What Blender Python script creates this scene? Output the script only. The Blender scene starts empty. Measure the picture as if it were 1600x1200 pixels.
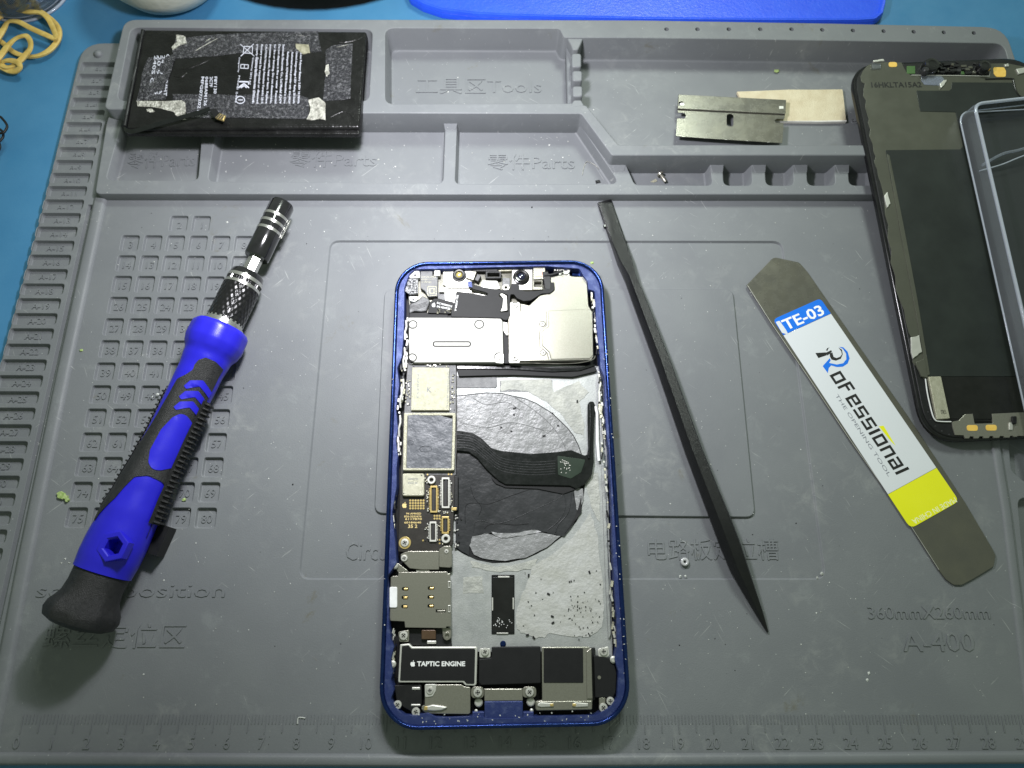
import bpy, bmesh, math, random
from math import sin, cos, pi, radians, sqrt, atan2
from mathutils import Vector, Matrix, geometry
random.seed(7)
S = 0.01                                   # everything is laid out in centimetres and scaled to metres at the end
scene = bpy.context.scene
# ------------------------------------------------------------------ camera, world, lamps, exposure
F_PX = 1092.53
CAM = Vector((0.1918, -5.5866, 22.3848))
RX, RY, RZ = 0.3176, -0.0102, 0.0014
cam_d = bpy.data.cameras.new("camera"); cam = bpy.data.objects.new("camera", cam_d)
scene.collection.objects.link(cam); scene.camera = cam
cam.location = CAM * S; cam.rotation_euler = (RX, RY, RZ)
cam_d.sensor_width = 36; cam_d.lens = F_PX / 1600 * 36
cam_d.clip_start = 0.005; cam_d.clip_end = 20
cam_d.dof.use_dof = True; cam_d.dof.focus_distance = 0.228; cam_d.dof.aperture_fstop = 20
world = bpy.data.worlds.new("World"); scene.world = world; world.use_nodes = True
bg = world.node_tree.nodes["Background"]; bg.inputs[0].default_value = (0.82, 1.0, 0.76, 1); bg.inputs[1].default_value = 0.24
LAMP = Vector((-2.6, 8.2, 13.6))
def area(name, loc, energy, size, col, rot=(0, 0, 0), sy=None):
    l = bpy.data.lights.new(name, 'AREA'); l.energy = energy; l.color = col; l.size = size * S
    l.shape = 'DISK'
    if sy: l.shape = 'ELLIPSE'; l.size_y = sy * S
    o = bpy.data.objects.new(name, l); scene.collection.objects.link(o)
    o.location = Vector(loc) * S; o.rotation_euler = rot
    return o
KEY = area("bench_lamp_light", LAMP, 0.33, 1.8, (0.955, 0.945, 1.0))
KEY2 = area("bench_lamp_ring_light", LAMP + Vector((0, 0, .1)), 0.12, 4.2, (0.955, 0.945, 1.0))
FILL = area("added_fill_light", (12, 42, 45), 1.9, 12, (0.90, 1.0, 0.90)); FILL.rotation_euler = (-Vector((12, 42, 45))).to_track_quat("-Z", "Y").to_euler()  # fill lamp added from behind to even the light; no such source in view
scene.view_settings.view_transform = 'Standard'; scene.view_settings.look = 'None'
scene.view_settings.exposure = 0; scene.view_settings.gamma = 1
scene.cycles.max_bounces = 8; scene.cycles.transparent_max_bounces = 16

# ------------------------------------------------------------------ picture point -> place on a plane z = a + b*y
RM = cam.rotation_euler.to_matrix()
def W(px, py, z=0.0, b=0.0):
    v = RM @ Vector(((px - 800) / F_PX, (600 - py) / F_PX, -1))
    t = (z + b * CAM.y - CAM.z) / (v.z - b * v.y)
    return CAM + v * t
def W2(px, py, z=0.0, b=0.0):
    p = W(px, py, z, b); return (p.x, p.y)

# ------------------------------------------------------------------ materials
MATS = {}
def mat(name, col, rough=.5, metal=0., col2=None, vs=3., bump=0., bs=20., coat=0., rvar=0., spec=.5, detail=5., emit=None, thr=None, bump_dist=.01):
    if name in MATS: return MATS[name]
    m = bpy.data.materials.new(name); m.use_nodes = True; nt = m.node_tree; N = nt.nodes; L = nt.links
    b = N["Principled BSDF"]; b.inputs["Base Color"].default_value = (*col, 1)
    b.inputs["Roughness"].default_value = rough; b.inputs["Metallic"].default_value = metal
    b.inputs["Specular IOR Level"].default_value = spec
    if coat: b.inputs["Coat Weight"].default_value = coat; b.inputs["Coat Roughness"].default_value = .08
    tc = N.new("ShaderNodeTexCoord"); mp = N.new("ShaderNodeMapping"); mp.inputs["Scale"].default_value = (100, 100, 100)
    L.new(tc.outputs["Object"], mp.inputs[0])
    def noise(scale, det=detail, rg=.6):
        n = N.new("ShaderNodeTexNoise"); n.inputs["Scale"].default_value = scale; n.inputs["Detail"].default_value = det
        n.inputs["Roughness"].default_value = rg; L.new(mp.outputs[0], n.inputs["Vector"]); return n
    if col2 is None: col2 = tuple(min(1, c * 1.18 + .004) for c in col)
    n = noise(vs); r = N.new("ShaderNodeValToRGB"); lo, hi = thr or (.35, .68)
    r.color_ramp.elements[0].position = lo; r.color_ramp.elements[1].position = hi
    r.color_ramp.elements[0].color = (*col, 1); r.color_ramp.elements[1].color = (*col2, 1)
    L.new(n.outputs[0], r.inputs[0]); L.new(r.outputs[0], b.inputs["Base Color"])
    if rvar:
        n3 = noise(vs * 2.3); mr = N.new("ShaderNodeMapRange"); mr.inputs[1].default_value = .3; mr.inputs[2].default_value = .7
        mr.inputs[3].default_value = max(.02, rough - rvar); mr.inputs[4].default_value = min(1, rough + rvar)
        L.new(n3.outputs[0], mr.inputs[0]); L.new(mr.outputs[0], b.inputs["Roughness"])
    if bump:
        n2 = noise(bs, 4); bp = N.new("ShaderNodeBump"); bp.inputs["Strength"].default_value = bump; bp.inputs["Distance"].default_value = bump_dist * S * 10
        L.new(n2.outputs[0], bp.inputs["Height"]); L.new(bp.outputs[0], b.inputs["Normal"])
    MATS[name] = m; m["mp"] = 1
    return m

def mat_silicone():
    m = mat("grey_silicone", (.160, .168, .181), .54, 0, (.180, .189, .200), .35, .12, 30, rvar=.07, spec=.42)
    nt = m.node_tree; N = nt.nodes; L = nt.links; b = N["Principled BSDF"]
    mp = [n for n in N if n.type == 'MAPPING'][0]
    base = b.inputs["Base Color"].links[0].from_socket
    def nz(scale, det, rg, dist=0, stretch=None, rot=0):
        src = mp.outputs[0]
        if stretch:
            m1 = N.new("ShaderNodeMapping"); m1.inputs["Rotation"].default_value = (0, 0, rot); L.new(src, m1.inputs[0])
            m2 = N.new("ShaderNodeMapping"); m2.inputs["Scale"].default_value = stretch; L.new(m1.outputs[0], m2.inputs[0]); src = m2.outputs[0]
        n = N.new("ShaderNodeTexNoise"); n.inputs["Scale"].default_value = scale; n.inputs["Detail"].default_value = det
        n.inputs["Roughness"].default_value = rg; n.inputs["Distortion"].default_value = dist; L.new(src, n.inputs["Vector"]); return n.outputs[0]
    def ramp(x, a, c):
        r = N.new("ShaderNodeMapRange"); r.inputs[1].default_value = a; r.inputs[2].default_value = c; r.interpolation_type = 'SMOOTHSTEP'
        L.new(x, r.inputs[0]); return r.outputs[0]
    def mul(a, c):
        r = N.new("ShaderNodeMath"); r.operation = 'MULTIPLY'; L.new(a, r.inputs[0])
        if isinstance(c, float): r.inputs[1].default_value = c
        else: L.new(c, r.inputs[1])
        return r.outputs[0]
    def mix(fac, a, colr):
        x = N.new("ShaderNodeMix"); x.data_type = 'RGBA'; L.new(fac, x.inputs[0]); L.new(a, x.inputs[6]); x.inputs[7].default_value = (*colr, 1); return x.outputs[2]
    patch = ramp(nz(.28, 3, .6), .50, .68)
    cur = base
    # dusty haze, scuffs, short scratches, brown smudges, dust specks
    cur = mix(mul(mul(ramp(nz(1.7, 6, .7, .6), .46, .70), patch), .62), cur, (.26, .268, .268))
    cur = mix(mul(ramp(nz(1.0, 8, .75, .3), .54, .70), .35), cur, (.25, .265, .27))
    for k, (rot, st) in enumerate(((.6, (.35, 7, 1)), (2.4, (.4, 8, 1)), (1.1, (.3, 9, 1)))):
        sc = ramp(nz(2.2, 2, .5, .25, st, rot), .70, .76)
        cur = mix(mul(mul(sc, ramp(nz(.5 + .13 * k, 2, .5), .50, .62)), .55), cur, (.42, .43, .42))
    cur = mix(mul(ramp(nz(.45, 7, .72, .4), .62, .72), .65), cur, (.13, .12, .085))
    vor = N.new("ShaderNodeTexVoronoi"); vor.inputs["Scale"].default_value = 5.5; vor.inputs["Randomness"].default_value = 1; L.new(mp.outputs[0], vor.inputs["Vector"])
    inv = N.new("ShaderNodeMapRange"); inv.inputs[1].default_value = .10; inv.inputs[2].default_value = .05; L.new(vor.outputs["Distance"], inv.inputs[0])
    sep = N.new("ShaderNodeSeparateColor"); L.new(vor.outputs["Color"], sep.inputs[0])
    pick = N.new("ShaderNodeMath"); pick.operation = 'GREATER_THAN'; pick.inputs[1].default_value = .86; L.new(sep.outputs[0], pick.inputs[0])
    cur = mix(mul(mul(inv.outputs[0], pick.outputs[0]), .75), cur, (.5, .52, .5))
    L.new(cur, b.inputs["Base Color"])
    return m
SIL = mat_silicone()
DESK = mat("blue_desk_sheet", (.045, .185, .36), .42, 0, (.058, .21, .39), .5, .05, 12, rvar=.08)
PHONE_BLUE = mat("blue_anodised_metal", (.010, .026, .12), .20, .8, (.018, .042, .17), 2.5, .05, 60, rvar=.08)
PHONE_LEDGE = mat("blue_matte_ledge", (.026, .042, .155), .42, .35, (.085, .11, .24), 3.5, .2, 40, rvar=.12, thr=(.5, .72))
EARM = mat("satin_steel", (.40, .395, .375), .62, .30, (.45, .445, .42), 25., .06, 60)
ALU = mat("bare_aluminium", (.34, .35, .35), .45, .35, (.42, .43, .42), 1.6, .12, 25, rvar=.1)
STEEL = mat("nickel_steel", (.27, .26, .22), .28, .6, (.32, .31, .265), 30.0, .10, 60)
STEEL_B = mat("bright_steel", (.58, .57, .53), .46, .55, (.66, .65, .61), 2.0, .05, 50, rvar=.06)
STEEL_D = mat("dark_polished_steel", (.135, .132, .112), .27, .5, (.158, .153, .122), 1.1, .04, 30, rvar=.06)
CREAM = mat("cream_chip_can", (.40, .385, .29), .36, .35, (.50, .48, .38), 6., .3, 50, rvar=.1)
GOLD = mat("gold_plating", (.80, .58, .22), .32, .8, (.88, .68, .30), 8.)
GOLD_INK = mat("gold_ink", (.72, .55, .24), .5, .2)
PCB = mat("black_circuit_board", (.018, .015, .013), .38, 0, (.030, .026, .022), 6., .1, 40)
PCB_G = mat("grey_circuit_board", (.10, .10, .105), .42, .1, (.15, .15, .155), 5., .2, 40)
BLACKP = mat("black_plastic", (.008, .008, .009), .45, 0, (.013, .013, .014), 4., .12, 50, spec=.35)
BLACKM = mat("matte_black_film", (.007, .007, .008), .58, 0, (.010, .010, .011), 3., .05, 40, spec=.3)
FLEX = mat("black_flex_cable", (.006, .007, .007), .20, 0, (.010, .011, .011), 3., .05, 6, rvar=.06)
FOIL = mat("crinkled_grey_foil", (.19, .19, .195), .45, .15, (.27, .27, .275), 1.3, .22, 3.2, rvar=.1, bump_dist=.03)
FILM = mat("wrinkled_black_film", (.026, .027, .029), .34, 0, (.038, .039, .042), 1.2, .12, 1.3, rvar=.06, bump_dist=.04, spec=.3)
PAD = mat("grey_thermal_pad", (.08, .085, .10), .48, 0, (.145, .15, .17), 3., .2, 2.5, rvar=.1, bump_dist=.04)
GLUE = mat("pale_adhesive_residue", (.31, .315, .295), .6, 0, (.46, .46, .42), 2.2, .3, 7., rvar=.15, bump_dist=.02)
GLUE_W = mat("white_adhesive_residue", (.46, .46, .45), .5, 0, (.38, .38, .35), 2., .22, 6., bump_dist=.02)
WHITE = mat("white_plastic", (.78, .78, .78), .4)
GLASSB = mat("dark_lens_glass", (.01, .012, .03), .06, 0, coat=1.)
DRV_BLUE = mat("blue_handle_plastic", (.016, .013, .50), .34, 0, (.020, .016, .56), 1.2, .06, 40, rvar=.05)
RUBBER = mat("black_grip_rubber", (.016, .016, .017), .46, 0, (.028, .028, .029), 9., .45, 40, spec=.4)
CHROME = mat("brushed_chrome", (.50, .50, .47), .26, .85, (.58, .58, .55), 5., .1, 40)
BLK_METAL = mat("gloss_black_metal", (.008, .008, .009), .16, .0, coat=.6)
NYLON = mat("black_nylon", (.005, .005, .006), .30, 0, (.008, .008, .009), 5., .22, 45, spec=.5)
SCREEN_M = mat("olive_steel_backing", (.100, .102, .082), .34, .4, (.116, .118, .094), .8, .05, 30, rvar=.05)
SCREEN_D = mat("dark_graphite_film", (.010, .013, .0125), .42, 0, (.018, .023, .021), .8, .04, 30)
SCREEN_K = mat("black_film_gloss", (.006, .006, .006), .3, 0)
BEZEL = mat("black_bezel", (.006, .006, .007), .2, 0)
YELLOW_T = mat("amber_tape", (.82, .50, .09), .5, 0, (.88, .58, .14), 6.)
GREEN_B = mat("green_board", (.05, .12, .03), .5)
BATT = mat("black_battery_wrap", (.007, .007, .007), .30, 0, (.012, .012, .012), 1.5, .25, 1.6, rvar=.08, bump_dist=.04, spec=.35)
TAPE = mat("worn_grey_tape", (.045, .045, .052), .24, .1, (.32, .32, .34), 8., .9, 9., rvar=.12, thr=(.50, .84), bump_dist=.03)
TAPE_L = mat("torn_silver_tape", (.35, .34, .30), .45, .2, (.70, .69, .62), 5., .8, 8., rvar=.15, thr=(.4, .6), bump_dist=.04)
INK_W = mat("pale_print", (.50, .51, .58), .5)
INK_W2 = mat("white_print", (.80, .80, .80), .5)
INK_K = mat("black_print", (.012, .012, .012), .4)
INK_G = mat("grey_print", (.22, .23, .26), .9, spec=.1)
CARD = mat("beige_cardboard", (.62, .53, .36), .85, 0, (.72, .64, .46), 2.2, .4, 20.)
CARD_E = mat("white_card_face", (.75, .72, .68), .7)
RUBY = mat("yellow_rubber", (.56, .38, .09), .45, 0, (.68, .50, .16), 5., .1, 15)
STK_W = mat("white_sticker", (.70, .72, .76), .12, 0, (.71, .73, .77), 1., coat=.8)
STK_B = mat("blue_sticker", (.010, .17, .78), .12, 0, (.012, .18, .8), 1., coat=.8)
STK_Y = mat("yellow_sticker", (.83, .83, .01), .12, 0, (.85, .85, .015), 1., coat=.8)
GREEN_L = mat("green_leaf_scrap", (.22, .34, .08), .6, 0, (.42, .50, .22), 8.)
TRAY_BLUE = mat("vivid_blue_plastic", (.022, .09, .82), .35, 0, (.028, .11, .86), 1.5, .15, 8)
BOWL = mat("cream_porcelain", (.62, .62, .52), .45, 0, (.70, .70, .60), 1.2, .2, 6, rvar=.1)
LAMPK = mat("black_lamp_housing", (.004, .004, .005), .6)
DUST = mat("white_dust", (.52, .53, .51), .85)
GROOVE = mat("matte_dark_groove", (.03, .03, .03), .95, spec=.05)
CHIPG = mat("dark_chip", (.03, .03, .032), .4, .1)
def clear_mat(name, tint, gl, haze_=.0):
    m = bpy.data.materials.new(name); m.use_nodes = True; N = m.node_tree.nodes; L = m.node_tree.links
    N.remove(N["Principled BSDF"]); out = [n for n in N if n.type == 'OUTPUT_MATERIAL'][0]
    t = N.new("ShaderNodeBsdfTransparent"); t.inputs[0].default_value = (*tint, 1)
    g = N.new("ShaderNodeBsdfGlossy"); g.inputs["Roughness"].default_value = .08; g.inputs[0].default_value = (.9, .92, 1, 1)
    lw = N.new("ShaderNodeLayerWeight"); lw.inputs[0].default_value = gl
    mx = N.new("ShaderNodeMixShader"); L.new(lw.outputs["Fresnel"], mx.inputs[0]); L.new(t.outputs[0], mx.inputs[1]); L.new(g.outputs[0], mx.inputs[2])
    if haze_:
        d = N.new("ShaderNodeBsdfDiffuse"); d.inputs[0].default_value = (.75, .79, .88, 1); m2 = N.new("ShaderNodeMixShader"); m2.inputs[0].default_value = haze_
        L.new(mx.outputs[0], m2.inputs[1]); L.new(d.outputs[0], m2.inputs[2]); mx = m2
    L.new(mx.outputs[0], out.inputs[0]); return m
CLEAR_R = clear_mat("clear_plastic_bead", (.93, .94, .97), .35, .38)
CLEAR = clear_mat("clear_plastic", (.97, .98, .985), .22, .03)
CLEAR_E = clear_mat("clear_plastic_rim", (.93, .94, .97), .32, .10)
GLASS = clear_mat("clear_glass", (.95, .98, .97), .40, .05)

# ------------------------------------------------------------------ mesh helpers
col = scene.collection
def link(name, me, parent=None, loc=None):
    o = bpy.data.objects.new(name, me); col.objects.link(o)
    if parent is not None: o.parent = parent
    if loc is not None: o.location = loc
    return o
def org(parent):
    p = Vector((0, 0, 0)); q = parent
    while q is not None: p += Vector(q.location); q = q.parent
    return p
def finish(name, bm, m, parent=None, smooth=35, kind=None, label=None):
    bmesh.ops.recalc_face_normals(bm, faces=bm.faces)
    me = bpy.data.meshes.new(name); bm.to_mesh(me); bm.free()
    ms = m if isinstance(m, (list, tuple)) else [m]
    for x in ms: me.materials.append(x)
    if parent is not None: me.transform(Matrix.Translation(-org(parent)))
    if smooth:
        fl = [p.use_smooth for p in me.polygons]
        if not any(fl): fl = [True] * len(fl)
        me.set_sharp_from_angle(angle=radians(smooth)); me.polygons.foreach_set("use_smooth", fl)
    else: me.polygons.foreach_set("use_smooth", [False] * len(me.polygons))
    o = link(name, me, parent)
    if kind: o["kind"] = kind
    if label: o["label"] = label
    return o
def thing(name, loc, label, cat, group=None):
    o = bpy.data.objects.new(name, None); col.objects.link(o); o.location = loc; o.empty_display_size = .01
    o["label"] = label; o["category"] = cat
    if group: o["group"] = group
    return o
def tag(o, label, cat, group=None):
    o["label"] = label; o["category"] = cat
    if group: o["group"] = group
    return o
def round_loop(pts, r, n=4):
    """2-D loop with rounded corners (r: one radius or one per corner)"""
    out = []; k = len(pts)
    for i, p in enumerate(pts):
        p = Vector(p[:2]); a = Vector(pts[i - 1][:2]) - p; c = Vector(pts[(i + 1) % k][:2]) - p
        rr = r[i] if isinstance(r, (list, tuple)) else r
        if rr <= 0 or a.length < 1e-6 or c.length < 1e-6: out.append(tuple(p)); continue
        la, lc = a.length, c.length; a.normalize(); c.normalize()
        ang = a.angle(c, pi)
        if ang > pi - .12: out.append(tuple(p)); continue
        d = min(rr / math.tan(ang / 2), la * .48, lc * .48)
        p0 = p + a * d; p1 = p + c * d
        for j in range(n + 1):
            t = j / n; q = p0 * (1 - t) ** 2 + p * 2 * t * (1 - t) + p1 * t * t
            out.append((q.x, q.y))
    return out
def area2(l): return sum(l[i - 1][0] * l[i][1] - l[i][0] * l[i - 1][1] for i in range(len(l))) / 2
def ccw(l): return list(l) if area2(l) > 0 else list(reversed(l))
def offset(l, d):
    """l counter-clockwise, d>0 grows"""
    out = []; k = len(l)
    for i in range(k):
        p = Vector(l[i]); e0 = (p - Vector(l[i - 1])); e1 = (Vector(l[(i + 1) % k]) - p)
        if e0.length < 1e-9: e0 = e1
        if e1.length < 1e-9: e1 = e0
        n0 = Vector((e0.y, -e0.x)).normalized(); n1 = Vector((e1.y, -e1.x)).normalized()
        m = n0 + n1
        if m.length < 1e-6: m = n0
        m.normalize(); c = max(.45, m.dot(n0)); q = p + m * (d / c); out.append((q.x, q.y))
    return out
def inside(p, l):
    x, y = p; c = False; k = len(l)
    for i in range(k):
        x1, y1 = l[i - 1]; x2, y2 = l[i]
        if (y1 > y) != (y2 > y) and x < (x2 - x1) * (y - y1) / (y2 - y1) + x1: c = not c
    return c
def cdt(outer, holes=(), extra=()):
    vs = []; es = []
    for l in [outer, *holes]:
        b = len(vs); vs += [Vector(p) for p in l]; es += [(b + i, b + (i + 1) % len(l)) for i in range(len(l))]
    vs += [Vector(p) for p in extra]
    v, e, f, *_ = geometry.delaunay_2d_cdt(vs, es, [], 0, 1e-7)
    out = []
    for t in f:
        c = sum((v[i] for i in t), Vector((0, 0))) / len(t)
        if inside(c, outer) and not any(inside(c, h) for h in holes): out.append(t)
    return v, out
def sheet(bm, outer, holes, zf, mi=0, extra=()):
    v, f = cdt(outer, holes, extra)
    z = zf if callable(zf) else (lambda x, y: zf)
    bv = [bm.verts.new((p.x, p.y, z(p.x, p.y))) for p in v]
    for t in f:
        try: f = bm.faces.new([bv[i] for i in t]); f.material_index = mi; f.smooth = False
        except ValueError: pass
def rings(bm, loops, mi=0):
    """loops: list of 3-D loops of equal length"""
    rows = [[bm.verts.new(p) for p in l] for l in loops]
    k = len(rows[0])
    for a, b in zip(rows, rows[1:]):
        for i in range(k):
            j = (i + 1) % k; f = bm.faces.new((a[i], a[j], b[j], b[i])); f.material_index = mi; f.smooth = True
    return rows
def lift(l, z): return [(x, y, z(x, y) if callable(z) else z) for x, y in l]
def prism_bm(bm, loop, z0, z1, bev=.015, holes=(), mi=0, bottom=True, b=0.):
    """plate with softened top edge; z may tilt with b*y"""
    zt = lambda d: (lambda x, y: z1 - d + b * y)
    zb = lambda x, y: z0 + b * y
    loop = ccw(loop); holes = [ccw(h) for h in holes]
    tops = offset(loop, -bev)
    rings(bm, [lift(tops, zt(0)), lift(offset(loop, -bev * .3), zt(bev * .3)), lift(loop, zt(bev)), lift(loop, zb)], mi)
    hs = [offset(h, bev) for h in holes]
    for h, hh in zip(holes, hs):
        rings(bm, [lift(hh, zt(0)), lift(h, zt(bev)), lift(h, zb)], mi)
    sheet(bm, tops, hs, zt(0), mi)
    if bottom: sheet(bm, loop, holes, zb, mi)
    bmesh.ops.remove_doubles(bm, verts=bm.verts, dist=1e-5)
def plate(name, px, z0, z1, m, parent, r=.05, bev=.012, holes=(), b=0., hr=.02, **kw):
    """outline given as picture points of its top face"""
    l = round_loop([W2(x, y, z1, b) for x, y in px], r)
    hs = [round_loop([W2(x, y, z1, b) for x, y in h], hr) for h in holes]
    bm = bmesh.new(); prism_bm(bm, l, z0, z1, bev, hs, b=b)
    return finish(name, bm, m, parent, **kw)
def rect(x0, y0, x1, y1): return [(x0, y0), (x1, y0), (x1, y1), (x0, y1)]
def disc_loop(c, r, n=24): return [(c[0] + r * cos(2 * pi * i / n), c[1] + r * sin(2 * pi * i / n)) for i in range(n)]
def lathe_bm(bm, c, prof, n=28, mi=0, cap=True):
    """prof: (r, z) from bottom to top, round vertical axis at c"""
    rows = rings(bm, [[(c[0] + r * cos(2 * pi * i / n), c[1] + r * sin(2 * pi * i / n), z) for i in range(n)] for r, z in prof], mi)
    if cap:
        for q in (rows[0], rows[-1]):
            try: bm.faces.new(q).material_index = mi
            except ValueError: pass
def lathe(name, px, z, prof, m, parent, n=28, **kw):
    c = W(px[0], px[1], z); bm = bmesh.new(); lathe_bm(bm, c, [(r, z + h) for r, h in prof], n)
    return finish(name, bm, m, parent, **kw)
def tube_bm(bm, pts, r, n=8, flat=1., closed=False, mi=0):
    pts = [Vector(p) for p in pts]; k = len(pts); rows = []
    for i, p in enumerate(pts):
        a = pts[i - 1] if (i or closed) else p; c = pts[(i + 1) % k] if (i < k - 1 or closed) else p
        t = (c - a).normalized(); s = t.cross(Vector((0, 0, 1)))
        if s.length < 1e-3: s = Vector((1, 0, 0))
        s.normalize(); u = s.cross(t); rr = r[i] if isinstance(r, (list, tuple)) else r
        rows.append([bm.verts.new(p + s * cos(2 * pi * j / n) * rr + u * sin(2 * pi * j / n) * rr * flat) for j in range(n)])
    prs = list(zip(rows, rows[1:])) + ([(rows[-1], rows[0])] if closed else [])
    for a, b in prs:
        for j in range(n): bm.faces.new((a[j], a[(j + 1) % n], b[(j + 1) % n], b[j])).material_index = mi
    if not closed: bm.faces.new(rows[0]).material_index = mi; bm.faces.new(rows[-1]).material_index = mi
def spline(pts, n=8, closed=False):
    out = []; k = len(pts); P = [Vector(p) for p in pts]
    rng = range(k) if closed else range(k - 1)
    for i in rng:
        p0 = P[i - 1] if (i or closed) else P[0]; p1 = P[i]; p2 = P[(i + 1) % k]; p3 = P[(i + 2) % k] if (closed or i < k - 2) else P[-1]
        for j in range(n):
            t = j / n; out.append(.5 * ((2 * p1) + (p2 - p0) * t + (2 * p0 - 5 * p1 + 4 * p2 - p3) * t * t + (3 * p1 - p0 - 3 * p2 + p3) * t ** 3))
    if not closed: out.append(P[-1])
    return out
def box_bm(bm, c, sx, sy, sz, rz=0., mi=0):
    """box standing on c"""
    v = []
    for z in (0, sz):
        for x, y in ((-1, -1), (1, -1), (1, 1), (-1, 1)):
            a, b = x * sx / 2, y * sy / 2
            v.append(bm.verts.new((c[0] + a * cos(rz) - b * sin(rz), c[1] + a * sin(rz) + b * cos(rz), c[2] + z)))
    for f in ((3, 2, 1, 0), (4, 5, 6, 7), (0, 1, 5, 4), (1, 2, 6, 5), (2, 3, 7, 6), (3, 0, 4, 7)): bm.faces.new([v[i] for i in f]).material_index = mi
# --- lettering
_tx = {}
def text_mesh(s, ext=.3, bold=0.):
    key = (s, ext, bold)
    if key not in _tx:
        c = bpy.data.curves.new("t", 'FONT'); c.body = s; c.size = 1; c.resolution_u = 2; c.offset = bold
        c.extrude = ext
        o = bpy.data.objects.new("t", c); me = bpy.data.meshes.new_from_object(o)
        vs = [v.co for v in me.vertices]
        bb = (min(v.x for v in vs), max(v.x for v in vs), min(v.y for v in vs), max(v.y for v in vs)) if vs else (0, 1, 0, 1)
        bpy.data.objects.remove(o); bpy.data.curves.remove(c); _tx[key] = (me, bb)
    return _tx[key]
def letters(name, s, p0, p1, h, z, m, parent, th=.01, b=0., bold=0., shear=0., hbase=None, top=False, **kw):
    """text whose ink runs from picture point p0 to p1 along its foot, h picture pixels tall (h<0: mirrored)"""
    a = W(*p0, z, b); c = W(*p1, z, b); d = c - a; L = d.length; d.normalize(); up = Vector((-d.y, d.x, 0)).normalized()
    mid = ((p0[0] + p1[0]) / 2, (p0[1] + p1[1]) / 2)
    dx, dy = p1[0] - p0[0], p1[1] - p0[1]; ln = sqrt(dx * dx + dy * dy)
    q = W(mid[0] + dy / ln * h, mid[1] - dx / ln * h, z, b); H = abs((q - W(*mid, z, b)).dot(up))
    me, bb = text_mesh(s, .5, bold); me = me.copy()
    sx = L / max(1e-6, bb[1] - bb[0]); sy = H / max(.3, bb[3] - bb[2])
    if h < 0: sy = -sy
    for v in me.vertices:
        x = (v.co.x - bb[0]) * sx; y = (v.co.y - bb[2]) * sy; x += shear * y
        w = a + d * x + up * y
        v.co = (w.x, w.y, z + b * w.y + (th if v.co.z > 0 else -.004))
    me.name = name; me.materials.clear(); me.materials.append(m)
    if parent is not None: me.transform(Matrix.Translation(-org(parent)))
    o = link(name, me, parent)
    for k, v in kw.items(): o[k] = v
    return o
def pixel_shape(name, polys, z, m, parent, th=.008, b=0.):
    bm = bmesh.new()
    for p in polys:
        l = ccw([W2(x, y, z + th, b) for x, y in p]); prism_bm(bm, l, z - .004, z + th, .001, b=b)
    return finish(name, bm, m, parent, smooth=0)

# ================================================================== DESK
bm = bmesh.new()
n = 14
for i in range(n + 1):
    for j in range(n + 1): bm.verts.new((-42 + 84 * i / n, -30 + 84 * j / n, -.35))
bm.verts.ensure_lookup_table()
for i in range(n):
    for j in range(n): bm.faces.new([bm.verts[k] for k in (i * (n + 1) + j, (i + 1) * (n + 1) + j, (i + 1) * (n + 1) + j + 1, i * (n + 1) + j + 1)])
desk = finish("desk", bm, DESK); desk["kind"] = "structure"

# ================================================================== REPAIR MAT
MATT = thing("repair_mat", (0, 0, -.35), "grey silicone repair mat with moulded compartments and numbered cells, lying under everything", "repair mat")
T = .0; FZ = -.1
def hole_rings(bm, loop, z, r, zf, slope=.03, rf=.05, floor=True, holes=(), mi=0, sharp=False):
    """pocket: softened rim at z, wall, softened foot, floor"""
    l = ccw(loop)
    rings(bm, [lift(offset(l, r), z), lift(offset(l, r * .3), z - r * .3), lift(l, z - r), lift(offset(l, -slope), zf + rf), lift(offset(l, -slope - rf * .3), zf + rf * .3), lift(offset(l, -slope - rf), zf)], mi)
    if floor: sheet(bm, offset(l, -slope - rf), holes, zf, mi)
    return offset(l, r)
# --- main sheet
bm = bmesh.new()
outer = round_loop([(-16.72, 16.02), (-16.74, 8), (-16.95, 0), (-17.05, -9.72), (20.2, -9.62), (20.2, 9.02), (-14.44, 9.02), (-14.44, 16.02)], [.9, 0, 0, .8, .8, 0, 0, 0], 6)
outer = ccw(outer)
gx, gy, gp = -13.317, 7.8435, .8126
holes = []; CELLS = []
for j in range(14):
    for i in range(6):
        if j == 0 and i not in (2, 3): continue
        cx, cy = gx + gp * i, gy - gp * j; hw = .315
        if j == 0: num = {2: 2, 3: 1}[i]
        else: num = (2 + 6 * (j - 1) + i + 1) if j % 2 else (2 + 6 * j - i)
        l = round_loop([(cx - hw, cy - hw), (cx + hw, cy - hw), (cx + hw, cy + hw), (cx - hw, cy + hw)], .09, 3)
        holes.append(hole_rings(bm, l, T, .02, T - .12, .015, .02)); CELLS.append((num, cx, cy))
sx, sy_, sq = -16.58, 15.6132, .5672
SLOTS = []
for k in range(44):
    y1 = sy_ - sq * (k + 1); y0 = y1 - .42; x0 = sx - .012 * k; x1 = -15.22 - .005 * k
    l = round_loop([(x0, y0), (x1, y0), (x1, y1), (x0, y1)], .10, 3)
    holes.append(hole_rings(bm, l, T, .02, T - .16, .02, .03)); SLOTS.append((k + 1, (x0 + x1) / 2, (y0 + y1) / 2))
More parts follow.
